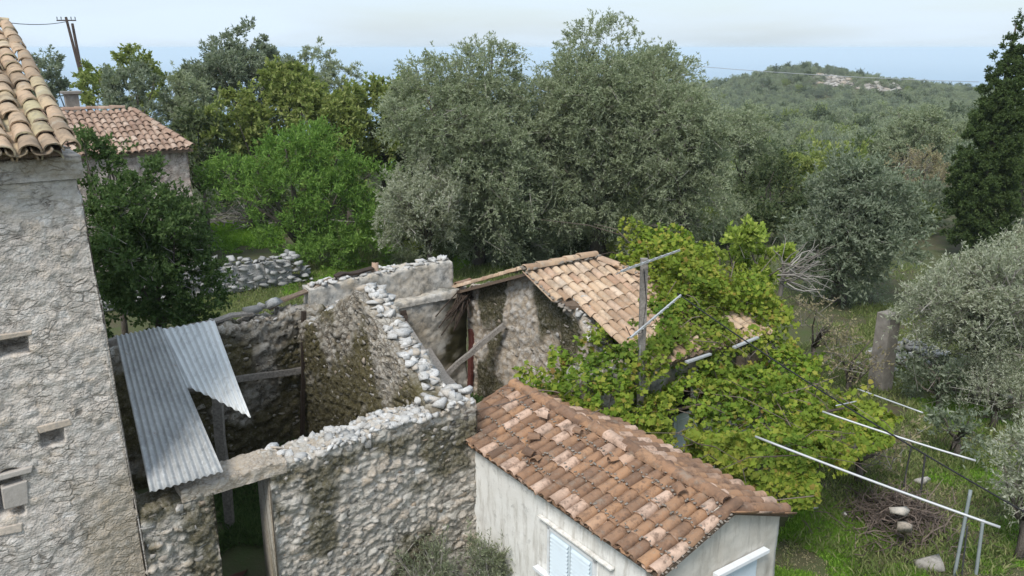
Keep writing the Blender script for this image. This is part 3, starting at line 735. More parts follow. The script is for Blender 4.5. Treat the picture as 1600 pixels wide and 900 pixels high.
npobj('front_wall', V, F, M_RUIN, RU, attrs=att)

# timbers of the ruin (loose: things of their own)
def timber(name, label, cat, p, q, w, h, mat, wob=.015, n=5, group=None):
    p = l2w(np.array(p, float)); q = l2w(np.array(q, float)); c = (p + q) / 2
    o = MB().beam(p - c, q - c, w, h, wob, n, int(RNG.integers(9999))).build(name, mat); o.location = c
    return tag(o, label, cat, group)
def px_b(px, py, b): return at_b(px, py, b)
timber('wooden_beam', 'grey horizontal beam across the mossy back wall behind the metal sheets', 'beam', px_b(286, 607, 5.6), px_b(487, 575, 5.62), .1, .12, M_WOOD)
timber('wooden_beam', 'rough ridge beam carrying the upper ends of the two metal sheets', 'beam', (-5.2, 2.92, 4.33), (-3.75, 2.92, 4.33), .11, .11, M_WOOD)
timber('wooden_post', 'upright grey post under the torn corrugated sheet', 'post', np.append(px_b(335, 600, 2.75)[:2], .2), px_b(333, 560, 2.75), .15, .12, M_WOOD)
timber('wooden_post', 'dark rotten post standing in the corner of the first ruined room', 'post', np.append(px_b(467, 640, 5.55)[:2], .2), px_b(474, 486, 5.55), .09, .08, M_DARKWOOD)
timber('wooden_beam', 'longer grey beam leaning against the plastered wall beside the white stones', 'beam', px_b(630, 502, 5.6), px_b(694, 612, 1.6), .13, .15, M_WOOD, .03)
timber('wooden_beam', 'shorter pale plank leaning between the two leaning timbers of the ruin', 'beam', px_b(666, 546, 5.2), px_b(716, 622, 1.5), .2, .07, M_WOOD, .02)
timber('wooden_beam', 'grey beam leaning diagonally against the mossy gable wall', 'beam', px_b(699, 583, 4.6), at_a(789, 508, 3.42), .12, .1, M_WOOD, .02)
timber('wooden_post', 'old red painted door post beside the mossy gable wall', 'post', np.append(px_b(733, 590, 5.55)[:2], .3), px_b(737, 515, 5.55), .15, .08, M_REDWOOD)
timber('wooden_stump', 'short charred stub of timber at the top of the plastered wall', 'timber', px_b(630, 485, 5.6), px_b(633, 505, 5.5), .12, .12, M_DARKWOOD)
o = thing('hanging_reeds', 'dark bundle of roof reeds hanging down over the plastered wall', 'reeds', l2w(at_b(728, 465, 5.5)))
mb = MB(); base = l2w(at_b(733, 452, 5.55)); end = l2w(at_b(698, 522, 5.35))
for i in range(26):
    p = base + RNG.normal(size=3) * (.14, .05, .06); q = base + (end - base) * R(.45, 1) + RNG.normal(size=3) * (.16, .05, .12)
    mb.beam(p - np.array(o.location), q - np.array(o.location), R(.015, .035), .02, .01, 3, i)
tag(mb.build('reeds', M_DARKWOOD, o), kind='stuff')
for i, (p, q, w, lab) in enumerate((((.6, 4.6, .5), (2.6, 3.4, .55), .16, 'broken board lying flat on the rubble floor of the second room'),
                                    ((1.6, 5.0, .52), (2.9, 4.9, .6), .12, 'dark board lying along the foot of the plastered wall'),
                                    ((2.2, 2.6, .5), (3.2, 4.4, .75), .14, 'splintered plank lying at the foot of the mossy gable wall'))):
    timber('fallen_plank', lab, 'plank', p, q, w, .05, (M_PLANK, M_DARKWOOD, M_REDWOOD)[i], .02)
# planks on the crest of the back wall
for i, (p, q, lab) in enumerate((((-3.6, 6.0, 3.3), (-1.6, 6.05, 3.42), 'long grey plank lying along the top of the back wall'),
                                 ((-1.2, 6.2, 3.4), (.3, 6.3, 3.75), 'warped plank on the back wall behind the broken gable'),
                                 ((.4, 6.35, 3.82), (1.3, 6.3, 3.86), 'short dark plank on the upper plastered wall'))):
    timber('loose_plank', lab, 'plank', p, q, .2, .05, (M_WOOD, M_PLANK, M_DARKWOOD)[i], .03)
# boulders and a loose tile on the back wall
for i, (px, py, s, lab) in enumerate(((394, 484, .34, 'pale boulder nearest the metal sheets on top of the back wall'), (408, 478, .26, 'small grey boulder in the middle of the three on the back wall'), (426, 473, .42, 'widest grey boulder of the three on top of the back wall'))):
    c = l2w(at_b(px, py, 6.1)); o = npobj('boulder', HULLS[i + 3][0] * (s * 1.2, s, s * .9), HULLS[i + 3][1], M_DRY); o.location = c; tag(o, lab, 'boulder')
c = l2w(at_b(585, 430, 6.3)); o = linkmesh('loose_tile', tile_mesh(1, M_TILE_H).copy(), None); o.location = c - (0, 0, .15); o.rotation_euler = (math.radians(86), .1, .5)
tag(o, 'single clay tile standing upright on the top of the upper wall', 'tile')
c = l2w(at_b(712, 446, 5.95)); o = linkmesh('loose_tile', tile_mesh(2, M_TILE_H).copy(), None); o.location = c; o.rotation_euler = (0.1, .0, -.9)
tag(o, 'orange tile lying flat on the ledge of the plastered wall', 'tile')

# ================================================================== corrugated sheets
def sheet(name, TL, TR, BR, BL, nw, lab, mat, vlim=None, nu=None, nv=24, bend=.0):
    TL, TR, BR, BL = [np.array(p, float) for p in (TL, TR, BR, BL)]
    c = (TL + TR + BR + BL) / 4; nu = nw * 8
    us = np.linspace(0, 1, nu + 1); vs = np.linspace(0, 1, nv + 1)
    nrm = np.cross(TR - TL, BL - TL); nrm /= np.linalg.norm(nrm)
    if nrm[2] < 0: nrm = -nrm
    V = []
    for u in us:
        vm = vlim(u) if vlim else 1.0
        for v0 in vs:
            v = v0 * vm
            p = (TL * (1 - u) + TR * u) * (1 - v) + (BL * (1 - u) + BR * u) * v
            V.append(p + nrm * (.018 * math.sin(2 * math.pi * nw * u) + bend * math.sin(math.pi * v) + .03 * nz1(u * 2.3 + round(v * 3) * 0 + v * 5, 4, 1) * (.4 + abs(u - .5))) - c)
    idx = np.arange((nu + 1) * (nv + 1)).reshape(nu + 1, nv + 1)
    F = np.stack([idx[:-1, :-1], idx[:-1, 1:], idx[1:, 1:], idx[1:, :-1]], -1).reshape(-1, 4)
    o = npobj(name, np.array(V), F, mat, smooth=True); o.location = c
    m = o.modifiers.new('thickness', 'SOLIDIFY'); m.thickness = .004; m.offset = 0
    return tag(o, lab, 'metal sheet')
sheet('corrugated_sheet', at_z(181, 525, 4.5), at_z(252, 511, 4.57), at_z(349, 737, 3.27), at_z(234, 769, 3.23), 10, 'long weathered grey corrugated sheet sloping down to the front wall of the ruin', M_ZINC, bend=-.04)
sheet('corrugated_sheet', at_z(243, 516, 4.44), at_z(335, 501, 4.47), at_z(392, 653, 3.74), at_z(335, 700, 3.42), 9, 'pale torn corrugated sheet with a diagonal lower edge beside the long sheet', M_ZINC2, vlim=lambda u: .5 + .5 * u ** 1.15, bend=-.02)

# ================================================================== small plastered house with the terracotta roof
SH = bthing('plastered_house', 'small white plastered house with an orange terracotta tile roof', 'house')
V, F, att = shell(4.35, .25, -.2, lambda u, w: 2.5, .09, along_b(.0, .3), amp=.004, scale=(2, 2, 2), rough=.012, nt=3, seed=12)
npobj('wall', V, F, M_PLASTER, SH, attrs=att)
def gz(u, w): return 2.5 + .42 * (1 - abs(u - 1.15) / 1.15) + nz1(u, 2, 6) * .03
V, F, att = shell(2.3, .25, -.2, gz, .06, along_a(0, -4.3), amp=.006, scale=(2, 2, 2), rough=.014, nt=3, seed=13)
npobj('gable_wall', V, F, M_GABLE, SH, attrs=att)
MB().box((2.18, -1.87, 1.2), (.22, 4.3, 2.6)).build('side_wall', M_PLASTER, SH)
MB().box((1.1, .15, 1.2), (1.92, .2, 2.6)).build('rear_wall', M_PLASTER, SH)
mb = MB()
slab(mb, [(-.13, -4.4, 2.49), (1.2, -4.4, 2.93), (1.2, .62, 2.93), (-.13, .62, 2.49)][::-1], .06)
slab(mb, [(1.201, -4.4, 2.93), (2.34, -4.4, 2.5), (2.34, .62, 2.5), (1.201, .62, 2.93)][::-1], .06)
roof = mb.build('roof', M_BED, SH)
ls = (1.33, 0, .44); rs = (-1.17, 0, .43)
roof_tiles(roof, (-.17, .62, 2.475), (0, -1, 0), ls, 25, .2015, 5, .287, M_TILE_H, scale=.98, jit=.7)
roof_tiles(roof, (2.37, -4.42, 2.485), (0, 1, 0), rs, 25, .2015, 4, .3, M_TILE_H, scale=.98, jit=.7)
ridge_tiles(roof, (1.2, .6, 2.985), (1.2, -4.3, 2.985), M_TILE_H, .36, 1.15)
pts = []
for c in range(25):
    for r in (1, 2, 3, 4):
        if R(0, 1) < .7:
            t = (r * .287 + .01) / 1.4
            for an in np.linspace(.25, 2.9, 5):
                if R(0, 1) < .8: pts.append((-.17 + 1.33 * t + R(-.02, .02) - .02, .62 - .2015 * (c + .5) - math.cos(an) * .1, 2.475 + .44 * t + .035 + .085 * math.sin(an)))
    pts.append((-.1, .62 - .2015 * (c + .5), 2.5))
for t in np.linspace(0, 1, 90): pts.append((1.2 + R(-.14, .14), .6 - 4.9 * t, 2.98 + R(-.015, .03)))
for t in np.linspace(0, 1, 26): pts.append((-.1 + 1.2 * t, -4.42 + R(-.03, .03), 2.5 + .42 * t + R(-.02, .03)))
blobs(roof, pts, .026, M_MORTAR)
for i in range(7):                                  # broken shards lying on the tiles
    p = Vector((-.17, .5 - R(0, 4.6), 2.6)) + Vector(ls) * R(.15, .85)
    child_copy('tile_shard', tile_mesh(i % 2, M_TILE_H, True), roof, Matrix.Translation(p + Vector((0, 0, .04))) @ Euler((R(-.2, .2), R(-.5, .1), R(0, 6.28))).to_matrix().to_4x4() @ Matrix.Scale(R(.6, .95), 4))
# window on the long wall
q0 = at_a(860, 833, -.02); q1 = at_a(927, 873, -.02)
zt0 = (q0[2] + q1[2]) / 2; b0, b1 = q0[1], q1[1]
fr = MB().box((-.012, b0 + .03, zt0 - .6), (.05, .05, 1.3)).box((-.012, b1 - .03, zt0 - .6), (.05, .05, 1.3)).box((-.012, (b0 + b1) / 2, zt0 + .03), (.05, abs(b1 - b0) + .11, .05)).build('window_frame', M_WPAINT, SH)
for j in range(2):
    bb0 = b0 + (b1 - b0) * (.01 + .5 * j); bb1 = b0 + (b1 - b0) * (.49 + .5 * j)
    shu = MB().box((-.02, (bb0 + bb1) / 2, zt0 - .6), (.018, abs(bb1 - bb0), 1.2)).build('shutter', M_SHUT, SH)
    for i in range(18):
        M = Matrix.Rotation(math.radians(38), 3, 'Y')
        MB().box((-.045, (bb0 + bb1) / 2, zt0 - .05 - i * .064), (.008, abs(bb1 - bb0) - .06, .05), M).build('slat', M_SHUT, shu)
h0 = at_a(842, 808, -.05); h1_ = at_a(957, 887, -.05)
MB().box((-.05, (h0[1] + h1_[1]) / 2, (h0[2] + h1_[2]) / 2), (.07, abs(h0[1] - h1_[1]), .022)).build('window_hood', M_PLASTER, SH)
s0 = at_a(838, 884, -.05); MB().box((-.05, s0[1] - .35, s0[2] - .03), (.1, .75, .05)).build('window_hinge_bar', M_WPAINT, SH)
g0 = at_b(1122, 900, -4.36); g1 = at_b(1193, 857, -4.36)
MB().box(((g0[0] + g1[0]) / 2, -4.37, (g0[2] + g1[2]) / 2), (abs(g1[0] - g0[0]) + .12, .1, .05)).build('gable_hood', M_WPAINT, SH)
MB().box(((g0[0] + g1[0]) / 2 + .05, -4.315, g0[2] - .6), (abs(g1[0] - g0[0]) * .72, .03, 1.15)).build('gable_shutter', M_SHUT, SH)

# ================================================================== the tiled house under the vine
VH = bthing('tiled_house', 'old house with a cream tiled hipped roof half buried under the grape vine', 'house')
def top_gable(u, w):
    b = 5.8 - u
    z = 3.12 + 1.02 * (1 - abs(b - 2.92) / 2.92)
    return z - .55 * sstep(1.9, 1.0, b) + nz1(u, 23, 4) * (.06 + .16 * sstep(2.2, 1.2, b))
def moss_gable(V):
    b = 5.8 - V[:, 0]; n = fbm(V * np.array([.9, 1, .55]), 4, 117)
    band = sstep(.5, .1, np.abs(b - 1.75)) * sstep(3.6, 3.2, V[:, 2]) * sstep(1.8, 2.4, V[:, 2]) + sstep(.95, .3, np.abs(b - 4.7)) * .95
    return np.clip(sstep(.45, .53, n + .24 * band - .1), 0, 1)
V, F, att = shell(5.8, .5, -.2, top_gable, .045, along_b(3.5, 5.8), amp=.028, scale=(4.5, 5, 6), rough=.04, moss=moss_gable, seed=14, joint_w=.3)
gw = npobj('gable_wall', V, F, M_GABLEWALL, VH, attrs=att)
P = darts(260, (.1, 5.4), (.5, 4.1), .05, .17, lambda u, z: z < top_gable(u, 0) - .05 and vnoise(np.array([[u * 1.3, z * 1.3, 1.]]), 5)[0] > .4, pw=2.4)
put_stones(gw, face_stones(P, lambda u, z: (3.5 + R(0, .02), 5.8 - u, z), -math.pi / 2, .25), M_STONE, 50)
it = []
for i in range(70):
    b = R(.6, 2.0); wv = R(0, .5); s = .07 + .2 * RNG.random() ** 1.6
    it.append(((3.5 + wv, b, top_gable(5.8 - b, wv) + s * .15), (s * 1.2, s, s * .7), R(0, 6.3), R(-.3, .3)))
put_stones(gw, it, M_WHITE, 30, 'crest_rubble')
V, F, att = shell(3.1, .4, -.2, lambda u, w: 2.92, .08, along_a(4.0, 0), amp=.02, scale=(4, 4, 5), rough=.03, nt=3, seed=15)
npobj('front_wall', V, F, M_MILDEW, VH, attrs=att)
MB().box((6.9, 2.9, 1.4), (.4, 5.0, 3.0)).box((5.3, 5.6, 1.4), (3.2, .4, 3.0)).build('rear_wall', M_MILDEW, VH)
RL, RRr, RZ = 3.22, 4.98, 4.22; EZ = 3.0; EB = -.25; RB = 2.92
mb = MB()
zr_ = lambda b: EZ + (RZ - EZ) * (b - EB) / (RB - EB)
slab(mb, [(3.74, EB, EZ), (7.25, EB, EZ), (RRr, RB, RZ + .05), (RL, RB, RZ), (3.26, 1.78, zr_(1.78)), (3.7, 1.6, zr_(1.6))], .07)
slab(mb, [(7.25, EB + .001, EZ), (7.25, 6.1, EZ), (RRr, RB + .001, RZ + .05)], .07)
slab(mb, [(RL, RB + .002, RZ), (RRr, RB + .002, RZ + .05), (7.25, 6.1, EZ), (3.2, 6.1, EZ)], .07)
roof = mb.build('roof', M_BED, VH)
sf = Vector((0, RB - EB, RZ - EZ))
def keepf(p):
    t = (p.y - EB) / (RB - EB); return p.x < 7.3 + (RRr - 7.3) * t and not (p.x < 3.62 and p.y < 1.75)
roof_tiles(roof, (3.16, EB - .02, EZ - .02), (1, 0, 0), sf, 20, .205, 10, .335, M_TILE_V, keep=keepf, jit=1.3)
sh_ = Vector((RRr - 7.25, 0, RZ - EZ + .05))
def keeph(p):
    t = (7.25 - p.x) / (7.25 - RRr); lo = EB + (RB - EB) * t; hi = 6.1 + (RB - 6.1) * t; return lo + .1 < p.y < hi - .1 and 1.0 < p.y < 4.6 and t > .35
roof_tiles(roof, (7.27, EB, EZ - .02), (0, 1, 0), sh_, 30, .205, 7, .335, M_TILE_V, keep=keeph, jit=1.3)
ridge_tiles(roof, (RL - .1, RB, RZ + .06), (RRr, RB, RZ + .1), M_TILE_V, .36, 1.15)
ridge_tiles(roof, (RRr + .75, RB - 1.05, RZ - .33), (RRr, RB, RZ + .09), M_TILE_V, .36, 1.1)
hp = [(RRr + (7.25 - RRr) * t + R(-.08, .08), RB + (EB - RB) * t + R(-.08, .08), RZ + .05 + (EZ - RZ) * t + .08) for t in np.linspace(0, .6, 60)]
hp += [(R(RL - .1, RRr), RB + R(-.13, .1), RZ + .08 + R(-.02, .03)) for i in range(60)] + [(RL - .02 + R(-.06, .06), RB - t * 1.5, RZ - t * 1.5 * .385 + .02) for t in np.linspace(0, .9, 40)]
blobs(roof, hp, .06, M_MORTAR)
for i in range(9):                                   # verge tiles on the rear half of the gable
    b = RB + .15 + i * .34; z = RZ - (b - RB) * .385 + .05
    child_copy('verge_tile', tile_mesh(i % 6, M_TILE_V), roof, Matrix.Translation((3.34 + R(-.04, .04), b + .4, z - .1)) @ frame((-1, 0, 0), (0, -1, .385)))
# door, gutters, wooden panel on the front
d0 = at_b(1047, 690, -.02); d1 = at_b(1087, 640, -.02)
MB().box(((d0[0] + d1[0]) / 2 + .05, -.03, 1.2), (1.0, .04, 2.4)).build('doorway', M_NEARBLACK, VH)  # flat dark sheet on the solid wall, painting the shade inside the opening
dr = MB().box(((d0[0] + d1[0]) / 2, -.075, d1[2] - .5), (abs(d1[0] - d0[0]), .045, 1.1)).build('door', M_SHUT, VH)
MB().box(((d0[0] + d1[0]) / 2, -.105, d1[2] - .3), (abs(d1[0] - d0[0]) * .75, .015, .5)).build('door_panel', M_SHUT, dr)
f0 = at_b(1083, 620, -.08); MB().box((f0[0], -.08, 1.3), (.09, .08, 2.6)).build('door_frame', M_WPAINT, VH)
for (x0, y0, x1, y1) in ((1072, 566, 1110, 553), (1146, 543, 1184, 527)):
    a_ = at_b(x0, y0, -.5); b_ = at_b(x1, y1, -.5)
    MB().beam(a_, b_, .07, .035).build('gutter', M_PIPE, VH)
p0 = at_b(1152, 575, -.35); p1 = at_b(1200, 545, -.35)
for i in range(4):
    a_ = p0[0] + (p1[0] - p0[0]) * (i + .5) / 4
    MB().beam((a_, -.35 + R(-.02, .02), p0[2] - .35), (a_ + R(-.03, .03), -.3, p1[2] + .0), .2, .03, .01, 3, i).build('board', M_PLANK, VH)
p0 = at_b(945, 640, -.1)
# ================================================================== aerial mast with two aerials
top = l2w(at_b(1007, 404, -.35)); bot = l2w(at_b(998, 690, -.35))
AM = thing('aerial_mast', 'squared wooden aerial mast rising out of the vine beside the cream tiled roof', 'aerial mast', (bot[0], bot[1], 0))
o0 = np.array(AM.location)
MB().beam(bot - o0, top - o0, .12, .12, .006, 6, 3).build('pole', M_WOOD, AM)
def aerial(x0, y0, x1, y1, b0, b1, nel, ln):
    p = l2w(at_b(x0, y0, b0)) - o0; q = l2w(at_b(x1, y1, b1)) - o0; d = (q - p) / np.linalg.norm(q - p)
    sd = np.cross(d, (0, 0, 1)); sd /= np.linalg.norm(sd); up = np.cross(sd, d)
    bm_ = MB().beam(p, q, .03, .03).build('aerial', M_ALU, AM)
    for i in range(nel):
        c = p + (q - p) * (i + .3) / nel; L = ln * (1.15 - .5 * i / nel)
        v = sd * .8 + up * .5
        MB().tube([c - v * L / 2, c + v * L / 2], .009, 5).build('rod', M_ALU, bm_)
aerial(970, 424, 1062, 391, -.5, -.5, 9, .38)
aerial(985, 528, 1064, 461, -.5, -.45, 8, .34)
a0_ = l2w(at_b(960, 455, -.5)) - o0
w = [l2w(at_b(px, py, -.42)) - o0 for px, py in ((1006, 420), (1010, 470), (1003, 520), (985, 525), (978, 510))]
MB().tube(w, .008, 5).build('lead', M_CABLE, AM)
w = [l2w(at_b(px, py, -.42)) - o0 for px, py in ((1000, 540), (1000, 600), (1003, 650), (992, 690))]
MB().tube(w, .01, 5).build('lead', M_ALU, AM)

# ================================================================== farmhouse further back
E_ = np.array([-12.4, 32.2, 4.97])
FH = thing('farmhouse', 'pinkish stone farmhouse with a faded red tile roof behind the dark oak', 'house', (E_[0], E_[1], 0), YAW)
EZ2 = E_[2]
mb = MB(); Rx, Ry, Rz = -1.25, 3.6, EZ2 + 1.3
slab(mb, [(-11, -.1, EZ2), (.1, -.1, EZ2), (Rx, Ry, Rz), (-11, Ry, Rz)], .1)
slab(mb, [(.1, -.099, EZ2), (.1, 7.3, EZ2), (Rx, Ry + .001, Rz)], .1)
slab(mb, [(-11, Ry + .002, Rz), (Rx, Ry + .002, Rz), (.1, 7.3, EZ2), (-11, 7.3, EZ2)], .1)
roof = mb.build('roof', M_BED, FH)
sf2 = Vector((0, Ry + .1, Rz - EZ2))
roof_tiles(roof, (-6.2, -.14, EZ2 + .0), (1, 0, 0), sf2, 26, .242, 9, .44, M_TILE_F, keep=lambda p: p.x < .1 + (Rx - .1) * (p.y + .1) / (Ry + .1), scale=1.2, jit=1.4)
ridge_tiles(roof, (-6.2, Ry, Rz + .1), (Rx, Ry, Rz + .1), M_TILE_F, .42, 1.3)
ridge_tiles(roof, (.1, -.1, EZ2 + .1), (Rx, Ry, Rz + .1), M_TILE_F, .42, 1.25)
M_FWALL = mat_rubble('pinkish stone wall', (.36, .29, .25), [(0, (.34, .26, .22)), (.5, (.46, .38, .33)), (1, (.53, .46, .41))], (.2, .17, .13), (.3, .26, .2))
V, F, att = shell(9, .5, -1.0, lambda u, w: EZ2 - .06, .11, along_a(-9.05, .15), amp=.05, scale=(3.5, 4, 4.5), rough=.03, nt=3, back=False, seed=21)
npobj('wall', V, F, M_FWALL, FH, attrs=att)
MB().box((-.3, 3.65, 2), (.5, 6.3, 5.8)).build('side_wall', M_FWALL, FH)
wn = MB().box((-1.0, .1, 2.9), (.5, .1, .9)).build('window', M_WPAINT, FH)
MB().box((-1.0, .04, 2.9), (.38, .03, .78)).build('pane', M_NEARBLACK, wn)
# second, greyer roof with the chimney
c0 = at_Z(98, 182, 36)
CH = thing('outbuilding', 'grey tiled outbuilding with a stubby concrete chimney behind the farmhouse', 'house', (c0[0], c0[1], 0), YAW)
mb = MB(); zz = c0[2]
slab(mb, [(-5, -2.2, zz - .9), (1.6, -2.2, zz - .9), (.1, .3, zz + .1), (-5, .3, zz + .1)], .1)
slab(mb, [(1.6, -2.199, zz - .9), (1.6, 3, zz - .9), (.1, .301, zz + .1)], .1)
roof = mb.build('roof', M_BED, CH)
roof_tiles(roof, (-1.6, -2.25, zz - .92), (1, 0, 0), (0, 2.5, 1.0), 14, .242, 6, .44, M_TILE_F, keep=lambda p: p.x < 1.6 - 1.5 * (p.y + 2.2) / 2.5, scale=1.2)
ridge_tiles(roof, (1.6, -2.2, zz - .82), (.1, .3, zz + .18), M_TILE_F, .42, 1.2)
MB().box((-1.7, .4, (zz - 1) / 2 - .1), (6.4, 4.8, zz - .8)).build('wall', M_FWALL, CH)
ch = w2l(at_Z(114, 170, 35.6)); co = w2l(np.array([c0[0], c0[1], 0])); cl = ch - co
chm = MB().box((cl[0], cl[1], zz + .15), (.5, .5, 1.7)).build('chimney', M_CONC, roof)
MB().box((cl[0], cl[1], zz + 1.03), (.72, .72, .1)).build('chimney_cap', M_CONC, roof)
# ================================================================== foliage
def unit(v): return v / np.maximum(np.linalg.norm(v, axis=-1, keepdims=True), 1e-9)
def leaf_quads(P, D, L, Wd, rg):
    n = len(P); sd = unit(np.cross(D, rg.normal(size=(n, 3)))) * Wd[:, None] * .5
    mid = P + D * L[:, None] * .5; up = unit(np.cross(sd, D)) * (L * .1)[:, None]
    V = np.stack([P, mid + sd + up, P + D * L[:, None], mid - sd + up], 1).reshape(-1, 3)
    return V, np.arange(4 * n).reshape(n, 4)
SP = dict(  # leaf length, width, twig length, upward pull, droop, outward pull, twig strips
    olive=dict(L=.14, W=.042, tw=.55, up=.25, dr=.35, out=.75, tws=.22, mat=L_OLIVE),
    olive_d=dict(L=.18, W=.058, tw=.5, up=.3, dr=.2, out=.7, tws=.15, mat=L_OLIVE_D),
    olive_s=dict(L=.085, W=.026, tw=.42, up=.45, dr=.15, out=.6, tws=.25, mat=L_OLIVE_S),
    oak=dict(L=.1, W=.06, tw=.34, up=.35, dr=.1, out=.6, tws=.08, mat=L_OAK),
    pine=dict(L=.19, W=.045, tw=.55, up=.7, dr=.05, out=.6, tws=.05, mat=L_PINE),
    carob=dict(L=.22, W=.12, tw=.5, up=.35, dr=.1, out=.6, tws=.05, mat=L_CAROB),
    green=dict(L=.2, W=.12, tw=.4, up=.35, dr=.15, out=.6, tws=.1, mat=L_GREEN),
    cypress=dict(L=.14, W=.052, tw=.2, up=.9, dr=0., out=.5, tws=.0, mat=L_CYP),
    maquis=dict(L=.3, W=.15, tw=.6, up=.35, dr=.1, out=.6, tws=.0, mat=L_WOOD),
    dry=dict(L=.12, W=.05, tw=.6, up=.4, dr=.1, out=.6, tws=1.4, mat=L_DRYLEAF),
    weed=dict(L=.07, W=.014, tw=.3, up=.9, dr=.1, out=.4, tws=.5, mat=L_WEED),
)
def crown_mesh(name, lobes, sp, cov, seed, lscale=1.0, core=.22, low=.35, cull=True):
    rg = np.random.default_rng(seed); s = SP[sp]; L0, W0, tw = s['L'] * lscale, s['W'] * lscale, s['tw']
    lobes = np.array(lobes, float); c, r = lobes[:, :3], lobes[:, 3:]
    area = 4 * np.pi * (((r[:, 0] * r[:, 1]) ** 1.6 + (r[:, 0] * r[:, 2]) ** 1.6 + (r[:, 1] * r[:, 2]) ** 1.6) / 3) ** (1 / 1.6)
    ntot = int(.76 * cov * area.sum() * .55 / (L0 * W0 * .5)); per = 13; ntw = max(8, ntot // per)
    k_tw = 9; ncl = max(4, ntw // k_tw); ntw = ncl * k_tw
    li = rg.choice(len(c), ncl, p=area / area.sum())
    d = unit(rg.normal(size=(ncl, 3))); dn = (d[:, 2] < -.15) & (rg.random(ncl) > low); d[dn, 2] *= -1
    bk = (d[:, 1] > .2) & (rg.random(ncl) < .62)      # the far side of a crown is sparser
    if cull: li, d = li[~bk], d[~bk]; ncl = len(li); ntw = ncl * k_tw
    f = np.where(rg.random(ncl) < core, rg.uniform(.35, .8, ncl), rg.uniform(.82, 1.08, ncl))
    cc = c[li] + d * r[li] * f[:, None]; out = unit(d / r[li])
    csz = rg.uniform(.6, 1.35, ncl) * tw
    B = np.repeat(cc, k_tw, 0) + rg.normal(size=(ntw, 3)) * np.repeat(csz, k_tw)[:, None] * .22
    TD = unit(np.repeat(out, k_tw, 0) * s['out'] + rg.normal(size=(ntw, 3)) * .55 + np.array([0, 0, s['up']]))
    TL = np.repeat(csz, k_tw) * rg.uniform(.6, 1.25, ntw)
    t = rg.uniform(.1, 1, (ntw, per))
    P = B[:, None] + TD[:, None] * (TL[:, None] * t)[..., None]; P[..., 2] -= s['dr'] * TL[:, None] * t ** 2
    D = unit(np.repeat(TD, per, 0) * .8 + rg.normal(size=(ntw * per, 3)) * .6)
    P = P.reshape(-1, 3); n = len(P)
    V, F = leaf_quads(P, D, L0 * rg.uniform(.65, 1.3, n), W0 * rg.uniform(.7, 1.25, n), rg)
    mi = np.zeros(len(F), np.int32)
    if s['tws'] > 0:
        q = rg.choice(ntw, int(min(ntw, ntw * s['tws']))); e = B[q] + TD[q] * TL[q][:, None]; e[:, 2] -= s['dr'] * TL[q]; b = B[q] - TD[q] * .3
        sd = unit(np.cross(e - b, rg.normal(size=e.shape))) * (.006 + .004 * lscale)
        V2 = np.stack([b - sd, b + sd, e + sd * .5, e - sd * .5], 1).reshape(-1, 3)
        F = np.concatenate([F, np.arange(len(V2)).reshape(-1, 4) + len(V)]); V = np.concatenate([V, V2]); mi = np.concatenate([mi, np.ones(len(q), np.int32)])
    me = npmesh(name, V, F, midx=mi); me.materials.append(s['mat']); me.materials.append(M_TWIG)
    return me
def make_lobes(w, h0, h1, n, seed, spread=.7, rl=(.27, .43), top=1.0):
    """crown of width w from height h0 to h1 (relative to the base) made of n uneven lobes"""
    rg = np.random.default_rng(seed); cz = (h0 + h1) / 2; hz = (h1 - h0) / 2; L = []
    for i in range(n):
        d = unit(rg.normal(size=3)); f = rg.uniform(.5, 1) * spread
        r = rg.uniform(*rl)
        p = np.array([d[0] * w / 2 * f, d[1] * w / 2 * f, cz + d[2] * hz * f])
        rr_ = np.array([w / 2 * r * rg.uniform(.85, 1.2), w / 2 * r * rg.uniform(.85, 1.2), hz * r * rg.uniform(.85, 1.2)])
        p[2] = np.clip(p[2], h0 + rr_[2] * .8, h1 - rr_[2] * .9)
        L.append([*p, *rr_])
    L.append([0, 0, h1 - hz * .42, w * .2, w * .2, hz * .4]); L.append([0, 0, cz, w * .3, w * .3, hz * .62])
    return L
def trunk_mesh(lobes, r0, seed, nl=9):
    rg = np.random.default_rng(seed); mb = MB(); z0 = min(l[2] for l in lobes) ; fork = max(.5, z0 * .75)
    mb.tube([(0, 0, -.4), (.05, .03, fork * .5), (0, .05, fork)], [r0 * 1.35, r0, r0 * .85], 8)
    for l in lobes[:nl]:
        e = np.array(l[:3]); m = np.array([e[0] * .45, e[1] * .45, fork + (e[2] - fork) * .55]) + rg.normal(size=3) * .12
        mb.tube([(0, 0.05, fork * .9), m, e, e + unit(e - m) * l[3] * .6], [r0 * .5, r0 * .33, r0 * .16, .015], 5)
    return mb
TREES = 0
def tree(name, label, px, top, bot, wpx, Z, sp, n=9, cov=2.2, lsc=1.0, group=None, lobes=None, r0=None, base=None, dxy=1.0, rl=(.25, .42), low=.45, spread=.84, twigs=True, ground=None):
    global TREES; TREES += 1; seed = 1000 + TREES * 13
    c = at_Z(px, (top + bot) / 2, Z); zb = zt(c[0], c[1]) if ground is None else ground
    zt_ = at_Z(px, top, Z)[2] - zb; zl = max(.0, at_Z(px, bot, Z)[2] - zb); w = wpx / 1300 * Z
    lobes = lobes or make_lobes(w, zl, zt_, int(n * 1.4), seed, spread, rl)
    t = thing(name, label, 'tree' if 'tree' in name or 'cypress' in name else 'shrub', (c[0], c[1], zb), 0, group)
    linkmesh('crown', crown_mesh('crown', lobes, sp, cov, seed, lsc, low=low), None, t)
    trunk_mesh(lobes, r0 or max(.08, .035 * w), seed).build('trunk', M_BARK, t, True)
    return t
